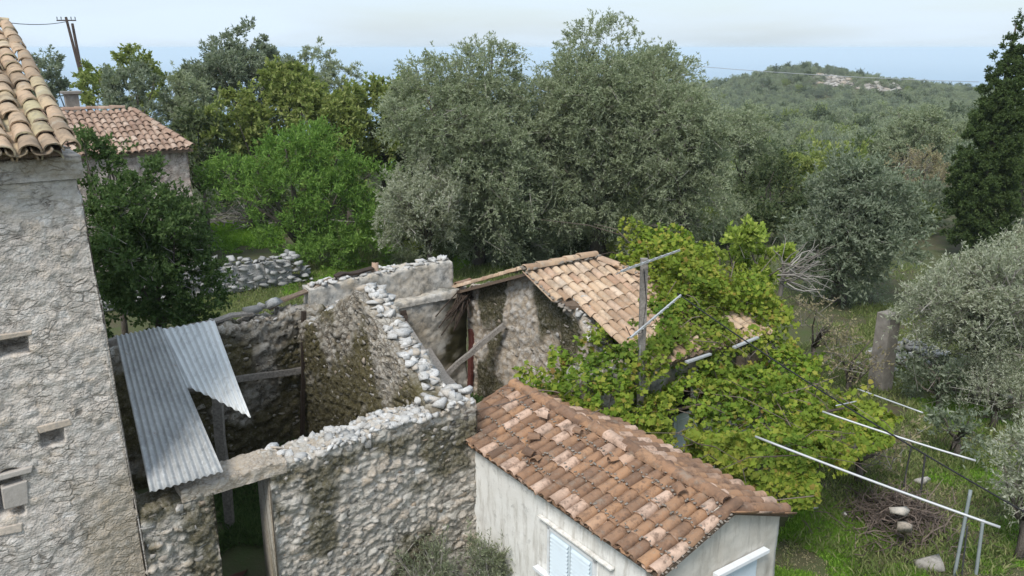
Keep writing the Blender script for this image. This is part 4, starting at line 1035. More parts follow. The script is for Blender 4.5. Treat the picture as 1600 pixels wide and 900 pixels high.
# ---- large olives in the middle
tree('olive_tree', 'broad grey green olive, the lower left half of the big pair behind the ruin', 745, 76, 418, 310, 33.5, 'olive', 15, 1.9, 1.0, rl=(.3, .44), spread=.74, low=.6)
tree('olive_tree', 'tallest olive with a domed grey green crown behind the cream tiled roof', 938, 30, 425, 340, 34.5, 'olive', 18, 1.9, 1.0, rl=(.28, .42), spread=.76, low=.6)
tree('olive_tree', 'lower olive leaning out to the right of the tallest olive', 1082, 150, 412, 160, 33, 'olive', 9, 1.8, 1.0, spread=.7, low=.6)
tree('olive_tree', 'low skirt of silvery olive shoots at the foot of the big olive pair', 668, 240, 412, 165, 31.5, 'olive_s', 10, 1.7, 1.5, spread=.7, low=.7)
tree('olive_tree', 'hazy grey olive standing behind the right edge of the tallest olive', 1168, 168, 330, 110, 46, 'olive', 8, 2.0, 1.3)
tree('olive_tree', 'rounded dark grey olive between the vine and the cypress', 1318, 250, 500, 245, 28.5, 'olive_d', 13, 2.3, .9, spread=.66, low=.5, r0=.3)
tree('olive_tree', 'silver leaved olive in front of the cypress at the edge of the yard', 1545, 368, 590, 270, 20.5, 'olive_s', 13, 1.7, 1.1, spread=.72, low=.8)
tree('olive_tree', 'thin silver olive branches low beside the lush green grass', 1612, 640, 880, 120, 14.2, 'olive_s', 7, 1.3, .9, low=.8)
# ---- left hand trees
tree('oak_tree', 'dark green holm oak growing against the corner of the tall stone house', 236, 250, 545, 225, 21, 'oak', 17, 2.9, 1.0, spread=.84, low=.9)
tree('oak_tree', 'slender dark oak shoot rising above the farmhouse roof beside the tall house', 158, 196, 330, 75, 21.6, 'oak', 6, 2.2, 1.0, spread=.8)
tree('mastic_tree', 'bright green feathery tree leaning beside the dry stone wall', 470, 192, 402, 270, 34, 'pine', 18, 2.5, 1.0, low=.5, lobes=[[-2.7, 0, 3.5, 1.0, 1.0, .7], [-1.7, -.4, 4.0, 1.0, 1.0, .65], [-.5, .1, 4.5, 1.0, 1.0, .75], [.5, 0, 4.75, 1.0, 1.0, .65], [1.5, 0, 4.2, 1.0, 1.0, .75], [2.6, .2, 3.5, 1.0, 1.0, .8], [-1.9, -.8, 2.7, .9, .9, .55], [-.1, -1, 3.2, 1.1, 1.0, .7],
    [1.5, -.9, 2.7, 1.0, 1.0, .8], [2.4, -.5, 1.7, 1.1, 1.0, .8], [.5, -.7, 1.8, 1.0, .9, .7], [-3.2, 0, 2.9, .65, .65, .45], [1.2, -.4, 1.0, 1.1, .9, .6], [3.1, 0, 2.6, .7, .7, .7], [2.9, -.2, .9, .8, .8, .6], [0, .6, 3.2, 2.0, 1.2, 1.0], [.1, -1, 1.0, 1.2, .9, .7], [1.6, -1, .9, 1.1, .9, .65], [2.6, -.6, .6, .9, .8, .5], [-.9, -.9, 1.7, .9, .8, .55], [.8, -1.2, .5, 1.2, .8, .45]])
tree('carob_tree', 'yellow green leafy tree behind the bright feathery tree', 468, 96, 310, 210, 42, 'carob', 12, 1.9, 1.0, spread=.72)
tree('carob_tree', 'lighter yellow green tree filling the gap left of the big olives', 598, 108, 300, 185, 43, 'carob', 11, 1.9, 1.0, spread=.72)
tree('carob_tree', 'yellow green bush bridging the two taller yellow green trees', 540, 128, 310, 150, 40.5, 'carob', 10, 1.9, 1.0)
tree('carob_tree', 'olive green bush against the left edge of the big olives', 640, 150, 320, 110, 43, 'maquis', 8, 2.2, .7)
tree('carob_tree', 'mid green bush just right of the farmhouse corner', 380, 145, 290, 150, 40, 'carob', 8, 1.9, 1.0)
tree('carob_tree', 'small olive toned bush touching the farmhouse roof edge', 312, 180, 300, 90, 38, 'maquis', 7, 2.2, .7)
tree('olive_tree', 'dark tall olive with a ragged top on the skyline behind the yellow green trees', 388, 42, 230, 205, 56, 'olive_d', 13, 2.0, 1.5, spread=.74)
tree('olive_tree', 'brownish grey olive on the skyline just right of the ragged dark olive', 500, 70, 210, 115, 57, 'olive', 8, 1.9, 1.6, spread=.74)
tree('olive_tree', 'grey green olive rising directly behind the farmhouse roof', 215, 108, 225, 115, 45, 'olive_d', 8, 2.1, 1.3)
tree('olive_tree', 'pale grey olive between the farmhouse and the ragged dark olive', 300, 112, 235, 115, 47, 'olive', 8, 1.9, 1.4)
tree('fig_tree', 'fresh yellow green open crowned tree on the skyline behind the farmhouse', 212, 80, 200, 150, 55, 'carob', 10, 1.3, 1.1, spread=.82)
tree('fig_tree', 'yellow green bush right of the chimney below the utility poles', 150, 115, 190, 70, 50, 'carob', 7, 1.8, 1.1)
tree('olive_tree', 'dark olive below the utility poles behind the tall stone house', 80, 74, 200, 100, 58, 'olive_d', 8, 2.1, 1.6)
tree('conifer_tree', 'small dark pointed conifer between the yellow green tree and the big olives', 664, 118, 190, 38, 52, 'cypress', 5, 2.2, 1.4)
# ---- right hand trees
def cypress(label, px0, py0, px1, py1, w, Z):
    b = at_Z(px0, py0, Z); t_ = at_Z(px1, py1, Z); zb = zt(b[0], b[1]); ax = t_ - np.array([b[0], b[1], zb]); h = ax[2]
    t = thing('cypress', label, 'tree', (b[0], b[1], zb)); L = []
    rg = np.random.default_rng(5)
    for z in np.linspace(.04, .985, 46):
        rad = w / 2 * (.7 + z / .28 * .3 if z < .28 else max(.03, 1 - ((z - .28) / .72) ** 1.5))
        for j in range(5 if rad > .45 else 1):
            an = rg.uniform(0, 6.28) + j * 1.256; f = .5 if rad > .45 else 0
            L.append([ax[0] * z + math.cos(an) * rad * f, ax[1] * z + math.sin(an) * rad * f, z * h, rad * rg.uniform(.54, .62), rad * rg.uniform(.54, .62), h * .03 + rad * .22])
    linkmesh('crown', crown_mesh('crown', L, 'cypress', 1.35, 77, 1.0, low=1), None, t)
    MB().tube([(0, 0, -.4), ax * .4, ax * .93], [.24, .16, .03], 8).build('trunk', M_BARK, t, True)
cypress('tall dark columnar cypress at the edge of the valley wood', 1512, 425, 1594, 8, 2.85, 36)
tree('shrub', 'yellow green bush beyond the rounded dark olive', 1242, 228, 310, 80, 47, 'carob', 7, 1.8, 1.0)
tree('olive_tree', 'wide grey green olive crown in the valley left of the cypress', 1428, 168, 262, 165, 62, 'olive', 9, 2.1, 1.6)
tree('dry_tree', 'pinkish half bare tree beside the cypress', 1440, 238, 340, 110, 45, 'dry', 8, .8, 1.0)
tree('shrub', 'yellowish bush at the left foot of the cypress', 1432, 318, 410, 90, 40, 'carob', 7, 1.5, .9)
tree('oak_tree', 'dark bush close behind the right side of the cypress', 1602, 225, 350, 90, 44, 'maquis', 7, 2.2, .7)
tree('shrub', 'thin pale green shrub below the hazy grey olive', 1205, 255, 340, 110, 42, 'maquis', 7, 1.3, .6)
tree('fig_tree', 'fresh green fig tree rising above the far end of the tiled house', 1172, 346, 470, 150, 20.3, 'green', 12, 1.5, .8, spread=.8, r0=.1)
for i, (px, top, bot, w, Z, sp, lab) in enumerate((
        (1470, 560, 640, 120, 20.5, 'olive_d', 'low tangled grey green bush beside the rubble heap'),
        (1560, 570, 650, 130, 19.5, 'olive_s', 'low silvery bush under the silver leaved olive'),
        (1330, 512, 600, 110, 21.5, 'dry', 'grey dry bush between the vine and the concrete post'),
        (1275, 470, 545, 80, 23, 'dry', 'pale dry bush behind the upper edge of the vine'),
        (1345, 640, 760, 110, 17.0, 'dry', 'brown leafless hedge behind the lower pergola pipe'),
        (1500, 640, 700, 80, 18.0, 'olive_d', 'small dark bush left of the lush green grass patch'))):
    tree('shrub', lab, px, top, bot, w, Z, sp, 7, 1.1 if sp != 'dry' else .45, .75, low=.9)
# weeds at the foot of the ruin front
for i, (px, py, w, h, lab) in enumerate(((690, 880, 1.1, 1.1, 'feathery grey green weed at the foot of the rubble front wall'), (752, 872, .9, 1.25, 'taller grey green weed against the white plastered wall'), (620, 905, .9, .7, 'low grey weed clump at the bottom of the rubble front wall'), (800, 930, .9, .9, 'thin weed tuft below the plastered wall'))):
    b = l2w(at_b(px, py, -.55 - .2 * (i % 2))); zb = 0.0
    t = thing('weed_bush', lab, 'plant', (b[0], b[1], zb)); lob = make_lobes(w, .1, h, 7, 300 + i)
    linkmesh('crown', crown_mesh('crown', lob, 'weed', .9, 310 + i, 1.0), None, t)

# ---- wood in the valley and on the hill
variants = [crown_mesh('wood_crown', make_lobes(1.9, .05, 1.25, 9, 900 + i), sp, 1.5, 910 + i, ls * .62, cull=False) for i, (sp, ls) in enumerate((('maquis', .7), ('olive_d', 1.3), ('carob', .95), ('maquis', .8), ('olive', 1.5)))]
tr_me = MB().tube([(0, 0, -.2), (0, 0, .6)], [.07, .04], 5)
tmesh = bpy.data.meshes.new('wood_trunk'); tmesh.from_pydata(tr_me.V, [], tr_me.F); tmesh.materials.append(M_BARK)
rg = np.random.default_rng(42); pts = []
ROCKS = []
for i in range(240):
    px = rg.uniform(1262, 1405); q = hit(px, 114 + (px - 1262) * .13 + rg.uniform(0, 16), 300)
    if q is not None: ROCKS.append(q)
ROCKS = np.array(ROCKS); print('rocks', len(ROCKS), ROCKS.mean(0) if len(ROCKS) else 0)
for _ in range(6000):
    Z = math.sqrt(rg.uniform(55 ** 2, 560 ** 2)); px = rg.uniform(1060, 1640); p = at_Z(px, 200, Z)
    if Z < 75 and px < 1180: continue
    if 330 < Z < 520 and 1262 < px < 1405 and rg.random() < .93 and ROCKS is not None and np.hypot(ROCKS[:, 0] - p[0], ROCKS[:, 1] - p[1]).min() < 9: continue
    pts.append((p[0], p[1], Z, px))
for _ in range(260):
    Z = math.sqrt(rg.uniform(60 ** 2, 130 ** 2)); px = rg.uniform(-200, 1060); p = at_Z(px, 200, Z); pts.append((p[0], p[1], Z, px))
pts.sort(key=lambda t: t[2]); keepp = []
A_ = np.zeros((0, 2))
for x, y, Z, px in pts:
    dmin = 3.2 if Z < 130 else 3.8
    if len(A_) and ((A_ - (x, y)) ** 2).sum(1).min() < dmin ** 2: continue
    A_ = np.vstack([A_, (x, y)]); keepp.append((x, y, Z, px))
Zg = ter(A_[:, 0], A_[:, 1]); print('wood trees', len(A_))
nI = 0
def scatter(name, P, rot, scl, idx, srcs, label):
    """one stuff object: real crowns of the wood set out on points with geometry nodes"""
    me = bpy.data.meshes.new(name); P = np.array(P, np.float32); me.vertices.add(len(P)); me.vertices.foreach_set('co', P.ravel())
    for nm, ty, v in (('rot', 'FLOAT_VECTOR', np.array(rot)), ('scl', 'FLOAT_VECTOR', np.array(scl))):
        a = me.attributes.new(nm, ty, 'POINT'); a.data.foreach_set('vector', v.astype(np.float32).ravel())
    a = me.attributes.new('idx', 'INT', 'POINT'); a.data.foreach_set('value', np.array(idx, np.int32))
    o = linkmesh(name, me, None); ng = bpy.data.node_groups.new(name, 'GeometryNodeTree')
    ng.interface.new_socket('Geometry', in_out='INPUT', socket_type='NodeSocketGeometry'); ng.interface.new_socket('Geometry', in_out='OUTPUT', socket_type='NodeSocketGeometry')
    gi = ng.nodes.new('NodeGroupInput'); go = ng.nodes.new('NodeGroupOutput'); ip = ng.nodes.new('GeometryNodeInstanceOnPoints'); jn = ng.nodes.new('GeometryNodeJoinGeometry')
    for q in srcs:
        oi = ng.nodes.new('GeometryNodeObjectInfo'); oi.inputs['Object'].default_value = q; oi.inputs['As Instance'].default_value = True; ng.links.new(oi.outputs['Geometry'], jn.inputs[0])
    def na(nm, ty):
        d = ng.nodes.new('GeometryNodeInputNamedAttribute'); d.data_type = ty; d.inputs['Name'].default_value = nm; return d.outputs['Attribute']
    ip.inputs['Pick Instance'].default_value = True
    ng.links.new(gi.outputs[0], ip.inputs['Points']); ng.links.new(jn.outputs[0], ip.inputs['Instance'])
    ng.links.new(na('idx', 'INT'), ip.inputs['Instance Index']); ng.links.new(na('rot', 'FLOAT_VECTOR'), ip.inputs['Rotation']); ng.links.new(na('scl', 'FLOAT_VECTOR'), ip.inputs['Scale'])
    ng.links.new(ip.outputs[0], go.inputs[0]); m = o.modifiers.new('scatter', 'NODES'); m.node_group = ng
    return tag(o, label, kind='stuff')
SRC = [None] * 5; far = [[], [], [], []]
for (x, y, Z, px), zg in zip(keepp, Zg):
    s = rg.uniform(1.8, 3.0) * (1.0 if Z < 130 else 1.25 if Z < 300 else 1.0); h = s * rg.uniform(.8, 1.25); k_ = int(rg.choice(5, p=[.36, .2, .13, .21, .1] if Z < 280 else [.5, .07, .03, .37, .03]))
    if Z < 190 and 1060 < px < 1620 and nI < 130:
        t = thing('wood_tree', ('low round dark green tree of the valley wood below the hill', 'grey green olive crown in the valley wood below the hill', 'yellow green leafy tree in the valley wood below the hill', 'broad dark evergreen crown in the valley wood below the hill', 'pale grey olive tree in the valley wood below the hill')[k_], 'tree', (x, y, zg), rg.uniform(0, 6.28), ('dark green trees', 'grey green olives', 'yellow green trees', 'broad evergreens', 'pale olives')[k_] + ' of the valley wood')
        t.scale = (s, s, h); co_ = linkmesh('crown', variants[k_], None, t); linkmesh('trunk', tmesh, None, t); nI += 1
        if SRC[k_] is None: SRC[k_] = co_
    else:
        far[0].append((x, y, zg)); far[1].append((0, 0, rg.uniform(0, 6.28))); far[2].append((s, s, h)); far[3].append(k_)
SRC = [q for q in SRC if q is not None]
scatter('hill_wood', far[0], far[1], far[2], [q % len(SRC) for q in far[3]], SRC, 'dark evergreen wood covering the hill and the far valley')
ug = [[], [], [], []]
for _ in range(190):
    u = rg.random()
    if u < .55: px, Z = rg.uniform(230, 1180), rg.uniform(41, 56)
    elif u < .8: px, Z = rg.uniform(1080, 1480), rg.uniform(36, 60)
    else: px, Z = rg.uniform(620, 1130), rg.uniform(33.5, 38)
    p = at_Z(px, 250, Z); s = rg.uniform(.8, 1.5) * (.6 if u > .8 else 1)
    ug[0].append((p[0], p[1], zt(p[0], p[1]) - .1)); ug[1].append((0, 0, rg.uniform(0, 6.28))); ug[2].append((s, s, s * rg.uniform(.8, 1.2))); ug[3].append(int(rg.integers(len(SRC))))
scatter('undergrowth', *ug, SRC, 'dark scrub growing between the trunks of the trees')
# rocks of the bare hill top
rc = ROCKS.mean(0); o = thing('rock_outcrop', 'pale bare rock outcrop just right of the peak of the wooded hill', 'rocks', rc); it = []
for q in ROCKS:
    s = rg.uniform(1.0, 3.2); it.append(((q[0] - rc[0], q[1] - rc[1], q[2] - rc[2] + s * .15), (s * 1.6, s * 1.2, s * .9), rg.uniform(0, 6.3), rg.uniform(-.3, .3)))
put_stones(o, it, M_STONE, 60, 'small_rocks', 'rock')

# ================================================================== grape vine on the roof, the pergola and the yard side
def leaf_outline():
    pts = []
    for i in range(11):
        t = i / 10 * 2 * math.pi - math.pi / 2
        r = .5 * (1 + .2 * math.cos(5 * (t - math.pi / 2))) * (.55 if i in (0, 10) else 1)
        pts.append((math.cos(t) * r, math.sin(t) * r + .32, 0.0))
    return pts[:10]
_o = leaf_outline(); VL_V = np.array([(0, .3, .06)] + [(x, y, z - .12 * abs(x)) for x, y, z in _o]); VL_F = np.array([(0, 1 + i, 1 + (i + 1) % 10) for i in range(10)])
VL_V2 = np.array([(0, .0, 0), (.42, .12, -.05), (.36, .6, -.04), (0, .85, 0), (-.36, .6, -.04), (-.42, .12, -.05)]); VL_F2 = np.array([(0, 1, 2), (0, 2, 3), (0, 3, 4), (0, 4, 5)])
def inpoly(x, y, poly):
    n = len(poly); ins = np.zeros(len(x), bool); j = n - 1
    for i in range(n):
        xi, yi = poly[i]; xj, yj = poly[j]
        ins ^= ((yi > y) != (yj > y)) & (x < (xj - xi) * (y - yi) / (yj - yi + 1e-12) + xi); j = i
    return ins
GV = bthing('grape_vine', 'sprawling grape vine with yellow green leaves smothering the tiled house and its pergola', 'vine')
rg = np.random.default_rng(99)
def roofz(a, b): return np.where(a < 4.98 + (2.92 - b) * .0 + 2.0, EZ + (np.minimum(b, 5.84 - b) + .25) * .385, EZ)
def bump(a, b, k=1.0, s=0): return fbm(np.stack([a * 1.1, b * 1.1, a * 0], -1) * k, 3, 130 + s) - .5
LP, LN = [], []
def add_patch(poly, zf, dens, thick, bumps, s, gate=.31):
    poly = [tuple(p) for p in poly]; xs = [p[0] for p in poly]; ys = [p[1] for p in poly]
    ar = (max(xs) - min(xs)) * (max(ys) - min(ys)); n = int(ar * dens * 1.75)
    a = rg.uniform(min(xs), max(xs), n); b = rg.uniform(min(ys), max(ys), n)
    m = inpoly(a + bump(a, b, 2.2, s) * .9, b + bump(b, a, 2.2, s + 3) * .9, poly) & (fbm(np.stack([a * 1.6, b * 1.6, a * 0 + s], -1), 2, 150 + s) > gate)
    a, b = a[m], b[m]
    e = .02
    f = lambda a, b: zf(a, b) + bump(a, b, .9, s) * bumps * 2 + bump(a, b, 2.6, s + 9) * bumps * .7
    z = f(a, b); g = np.stack([-(f(a + e, b) - z) / e, -(f(a, b + e) - z) / e, np.ones(len(a))], -1)
    LP.append(np.stack([a, b, z - rg.random(len(a)) ** 1.8 * thick], -1)); LN.append(unit(g))
def add_curtain(p, q, ztop, drop, dens, thick, s):   # hanging edge between two points of the canopy
    p = np.array(p); q = np.array(q); L = np.linalg.norm(q - p); n = int(L * drop * dens * 1.75); t = rg.random(n); v = rg.random(n) ** 1.2
    lim = .45 + .55 * fbm(np.stack([t * L * 1.3, t * 0 + s, t * 0], -1), 2, 170)
    a = p[0] + (q[0] - p[0]) * t; b = p[1] + (q[1] - p[1]) * t; nn = np.array([(q - p)[1], -(q - p)[0]]) / L
    off = (fbm(np.stack([t * L * 1.5, v * 3, t * 0 + s], -1), 2, 180) - .5) * thick * 2
    LP.append(np.stack([a + nn[0] * off, b + nn[1] * off, ztop - v * drop * lim], -1)); LN.append(unit(np.tile([nn[0], nn[1], .5], (n, 1))))
# canopy over the pergola
add_patch([(2.5, -.2), (3.1, -1.5), (3.5, -2.9), (4.3, -3.5), (5.2, -3.0), (5.9, -2.8), (6.6, -3.3), (6.9, -2.2), (7.4, -.9), (7.4, .4), (5.6, .1), (4.5, .0)], lambda a, b: 2.55 + .0 * a + .1 * np.minimum(0, b + 2), 360, .55, .32, 1)
# over the roof end and up to the fig
rz_ = lambda a, b: 3.0 + (np.clip(b, -.3, 2.9) + .25) * .385 * np.clip((8.6 - a) / 1.8, .25, 1)
add_patch([(4.3, -.1), (4.25, .7), (4.75, 1.0), (5.2, 1.5), (5.6, 2.5), (6.4, 3.5), (8.0, 3.4), (8.7, 1.6), (8.2, .2), (7.8, -.9), (6.8, -.9), (5.2, -.55)], lambda a, b: rz_(a, b) + .3 - .9 * np.clip(-.1 - b, 0, 1), 420, .5, .22, 2)
add_patch([(5.5, .6), (5.9, 2.8), (7.9, 2.8), (8.1, .6), (7.0, -.2)], lambda a, b: rz_(a, b) + .75, 300, .6, .3, 6)
add_patch([(4.8, -.3), (5.2, .6), (7.2, .5), (7.7, -.6), (7.2, -1.8), (5.4, -1.5)], lambda a, b: 2.75 + .3 * (b + 1), 260, .5, .3, 7)
add_patch([(4.35, -.4), (4.35, .75), (4.75, 1.15), (5.5, 1.5), (6.4, 1.2), (6.4, -.4)], lambda a, b: rz_(a, b) + .22, 420, .35, .12, 8, .0)
# left lobe over the old front wall
add_patch([(1.25, .25), (1.6, .75), (2.3, .9), (3.2, 1.15), (3.9, 1.25), (4.7, .75), (4.9, .0), (3.6, -.7), (2.6, -.75), (1.7, -.35)], lambda a, b: 3.2 + .14 * np.clip(a - 2.4, -1, 1.5), 420, .6, .3, 3)
for p, q, zz_, dr_, s in (((1.7, -.4), (2.7, -.8), 2.95, .6, 1), ((2.6, -.7), (3.2, -1.6), 2.55, .9, 2), ((3.2, -1.6), (3.5, -2.9), 2.45, 1.3, 3), ((3.5, -2.9), (4.3, -3.5), 2.45, 1.5, 4),
                          ((4.3, -3.5), (5.2, -3.0), 2.4, .7, 5), ((5.2, -3.0), (5.9, -2.8), 2.35, .6, 6), ((5.9, -2.8), (6.6, -3.3), 2.3, .9, 7), ((6.6, -3.3), (6.9, -2.2), 2.3, 1.1, 8)):
    add_curtain(p, q, zz_, dr_, 300, .3, s)
P = np.concatenate(LP); Nn = np.concatenate(LN)
P += (vnoise(P * 2.3, 191)[:, None] - .5) * Nn * .4 + (vnoise(P * 1.1, 193)[:, None] - .5) * Nn * .6
# leave the door, the gutters and some eave tiles showing through, as in the photograph
wl = l2w(P)
def pix(w):
    x, y, z = w[:, 0], w[:, 1], w[:, 2] - H; Z = y * COSP - z * SINP; return 800 + 1300 * x / Z, 450 - 1300 * (y * SINP + z * COSP) / Z
def clear_line(pts_l, rad):                            # no leaves near the lines of sight into the gaps of the canopy
    global P, Nn
    for q in pts_l:
        e = l2w(np.array(q, float)); d = np.array([0, 0, H]) - e; d /= np.linalg.norm(d); v = l2w(P) - e; t = v @ d
        dist = np.linalg.norm(v - t[:, None] * d, axis=1); m = (dist < rad * (.75 + .5 * rg.random(len(P)))) & (t > -.6); P = P[~m]; Nn = Nn[~m]
clear_line([at_b(1060, 665, 0), at_b(1068, 645, 0), at_b(1062, 685, 0), at_b(1076, 615, 0), at_b(1080, 562, -.5), at_b(1100, 556, -.5), at_b(1062, 545, -.2), at_b(1160, 536, -.5), at_b(1176, 558, -.3), at_b(1155, 562, -.3), at_b(950, 625, 0)], .14)
n = len(P); sz = rg.uniform(.06, .125, n)
out = unit(Nn * .8 + rg.normal(size=(n, 3)) * .5); td = unit(np.cross(out, rg.normal(size=(n, 3)))); td[:, 2] -= .35; td = unit(td); xd = unit(np.cross(td, out)); nd = np.cross(xd, td)
Mx = np.stack([xd, td, nd], -1)                         # columns
dcam = np.linalg.norm(l2w(P) - (0, 0, H), axis=1); score = sz / dcam - .004 * (rg.random(n)); order = np.argsort(-score)
top_i = order[:280]; rest = order[280:]
lme = npmesh('leaf', VL_V, VL_F); lme.materials.append(L_VINE)
# single leaves get seven tint meshes so that their colour varies as it does along the vine
big_mats = []
for q in range(7):
    kq = L_VINE.copy(); m2 = kq.node_tree; r_ = [x for x in m2.nodes if x.type == 'VALTORGB'][0]
    v_ = m2.nodes.new('ShaderNodeValue'); v_.outputs[0].default_value = (q + .5) / 7; m2.links.new(v_.outputs[0], r_.inputs['Fac'])
    me_ = npmesh('leaf', VL_V, VL_F); me_.materials.append(kq); big_mats.append(me_)
for j in top_i:
    M = Matrix.Identity(4)
    for r_ in range(3):
        for c_ in range(3): M[r_][c_] = float(Mx[j, r_, c_] * sz[j] * 1.1)
        M[r_][3] = float(P[j, r_])
    child_copy('leaf', big_mats[int(rg.integers(7))], GV, M)
half = rest[:len(rest) // 2]; oth = rest[len(rest) // 2:]
def leaves(ix, V0, F0):
    V = np.einsum('nij,kj->nki', Mx[ix] * sz[ix][:, None, None], V0) + P[ix][:, None]; return V.reshape(-1, 3), (F0[None] + (np.arange(len(ix)) * len(V0))[:, None, None]).reshape(-1, 3)
V1, F1 = leaves(half, VL_V, VL_F); V2, F2 = leaves(oth, VL_V2, VL_F2)
tag(npobj('foliage', np.concatenate([V1, V2]), np.concatenate([F1, F2 + len(V1)]), L_VINE, GV), kind='stuff')
mb = MB()
for i in range(170):
    j = int(rg.integers(n)); p = P[j] - (0, 0, .1); d = rg.normal(size=3) * (.4, .4, .1); mb.tube([p, p + d + (0, 0, .12), p + d * 2 + rg.normal(size=3) * .15], [.011, .009, .005], 4)
for a, b in ((4.0, -.3), (6.9, -.4), (5.9, -1.9)):
    mb.tube([(a, b, 0), (a + .1, b - .1, 1.1), (a - .05, b - .3, 2.2), (a + .3, b - .8, 2.45)], [.06, .05, .04, .02], 6)
tag(mb.build('stems', M_BRTWIG, GV), kind='stuff')
# bare branches right of the fig
BB = thing('bare_branches', 'bare grey curving branches sticking out right of the fig tree', 'branches', at_Z(1225, 425, 20))
mb = MB(); o0 = np.array(BB.location)
for i in range(34):
    p = np.zeros(3) + rg.normal(size=3) * .12; d = unit(np.array([rg.uniform(.3, 1), rg.uniform(-.6, .2), rg.uniform(-.3, .8)])); pts_ = [p]
    for s in range(5):
        d = unit(d + rg.normal(size=3) * .3 + np.array([.08, 0, .05])); pts_.append(pts_[-1] + d * rg.uniform(.14, .28))
    mb.tube(pts_, np.linspace(.02, .006, 6), 4)
mb.tube([(-.2, .2, -4), (-.1, .1, -2), (0, 0, .05)], [.09, .07, .05], 6)
tag(mb.build('branches', M_TWIG, BB), kind='stuff')
tree('dead_branch_tree', 'bare dead twigs above the crown of the lower left big olive', 757, 66, 110, 50, 35, 'dry', 4, .12, .6)

# ---- pergola pipes, posts, cable
def pipe(name, label, cat, p, q, r, mat, n=8, sag=0.0):
    p = np.array(p, float); q = np.array(q, float); c = (p + q) / 2
    o = MB().tube([p - c + (q - p) * t - np.array([0, 0, sag * 4 * t * (1 - t)]) for t in np.linspace(0, 1, 12)], r, n).build(name, mat, None, True); o.location = c
    return tag(o, label, cat)
pipe('pergola_pipe', 'longest grey pergola pipe reaching out lowest over the yard', 'pipe', at_z(1180, 682, 2.66), at_z(1563, 824, 2.36), .02, M_PIPE, sag=.02)
pipe('pergola_pipe', 'middle grey pergola pipe ending above the brush and yard', 'pipe', at_z(1285, 643, 2.6), at_z(1525, 720, 2.36), .018, M_PIPE, sag=.02)
pipe('pergola_pipe', 'short grey pergola pipe showing at the right end of the vine', 'pipe', at_z(1340, 608, 2.42), at_z(1442, 645, 2.4), .015, M_PIPE)
pipe('pergola_pipe', 'thin grey crossbar lying over the vine between the pergola pipes', 'pipe', at_z(1306, 634, 2.5), at_z(1338, 627, 2.45), .012, M_PIPE)
def post(label, px0, py0, px1, py1, zb, r, mat):
    b = at_z(px0, py0, zb); Zd = b[1] * COSP - (b[2] - H) * SINP; t_ = at_Z(px1, py1, Zd); t_[0:2] = t_[0:2] * .5 + b[0:2] * .5
    pipe('steel_post', label, 'post', b, t_, r, mat, 6)
post('black steel post standing behind the longest pergola pipe', 1438, 776, 1444, 704, 0, .02, M_DARKSTEEL)
post('thin black steel post left of the other black post', 1410, 768, 1427, 696, 0, .016, M_DARKSTEEL)
post('grey steel post nearest the free end of the longest pipe', 1524, 905, 1533, 804, 0, .03, M_STEEL)
post('leaning grey green steel post behind the free end of the longest pipe', 1490, 905, 1521, 755, 0, .03, M_STEEL)
post('thin dark steel rod between the two grey steel posts', 1502, 905, 1508, 815, 0, .015, M_DARKSTEEL)
pipe('overhead_cable', 'black cable strung from the tiled house across the vine to the right', 'cable', at_z(1058, 458, 4.35), at_z(1640, 822, 2.75), .012, M_CABLE, 6, .12)
pipe('overhead_wire', 'pale wire crossing in front of the wooded hill', 'wire', at_Z(1060, 101, 38), at_Z(1530, 128, 38), .012, M_ALU, 4, .1)

# ---- concrete post, rubble heap, dry stone wall
b = at_z(1374, 606, 0); Zd = b[1] * COSP + H * SINP; t_ = at_Z(1374, 478, Zd); h = t_[2]
o = thing('concrete_post', 'square weathered concrete gate post beside the rubble heap', 'post', (b[0], b[1], 0), .5)
mb = MB(); mb.add([(sx * .21 * f, sy * .21 * f, z) for z, f in ((-.1, 1.08), (h * .5, 1.02), (h, .98)) for sx, sy in ((-1, -1), (1, -1), (1, 1), (-1, 1))],
                  [(i * 4 + k_, i * 4 + (k_ + 1) % 4, i * 4 + 4 + (k_ + 1) % 4, i * 4 + 4 + k_) for i in range(2) for k_ in range(4)] + [(8, 9, 10, 11)])
po = mb.build('shaft', M_CONC, o); bv = po.modifiers.new('bevel', 'BEVEL'); bv.width = .015; bv.segments = 2
c = at_z(1425, 545, .35); o = thing('rubble_heap', 'heap of loose grey stones beside the concrete post', 'stone heap', (c[0], c[1], 0)); it = []
for i in range(130):
    x, y = rg.normal() * .75, rg.normal() * .5; s = rg.uniform(.14, .36); z = .55 * math.exp(-(x / .8) ** 2 - (y / .6) ** 2)
    it.append(((x, y, z * rg.uniform(.5, 1) + .06), (s * 1.3, s, s * .75), rg.uniform(0, 6.3), rg.uniform(-.4, .4)))
put_stones(o, it, M_DRY, 70)
w0 = at_z(482, 436, 0); w1 = at_z(300, 462, 0); d = unit(w1 - w0); L = float(np.linalg.norm(w1 - w0)) + 3.5; yaw = math.atan2(d[1], d[0])
o = thing('dry_stone_wall', 'dry stone wall of pale grey stones behind the dark oak', 'wall', (w0[0], w0[1], zt(w0[0], w0[1])), yaw); it = []
hh = lambda u: 1.02 * sstep(-.3, .9, u) * (1 + .18 * nz1(u, 3, 1.5))
mb = MB(); mb.box((L / 2 + .3, .25, .4), (L - .9, .3, .95)); core = mb.build('core', M_DRY, o)
for sgn, yy in ((1, .5), (-1, .0)):
    P = darts(520, (0, L), (0, 1.3), .1, .38, lambda u, z: z < hh(u), pw=1.5)
    if sgn == -1: P = P[:120]
    it += [((u, yy + R(-.03, .04), z), (s * 1.2, s * .8, s * .8), R(-.2, .2), R(-.2, .2)) for u, z, s in P]
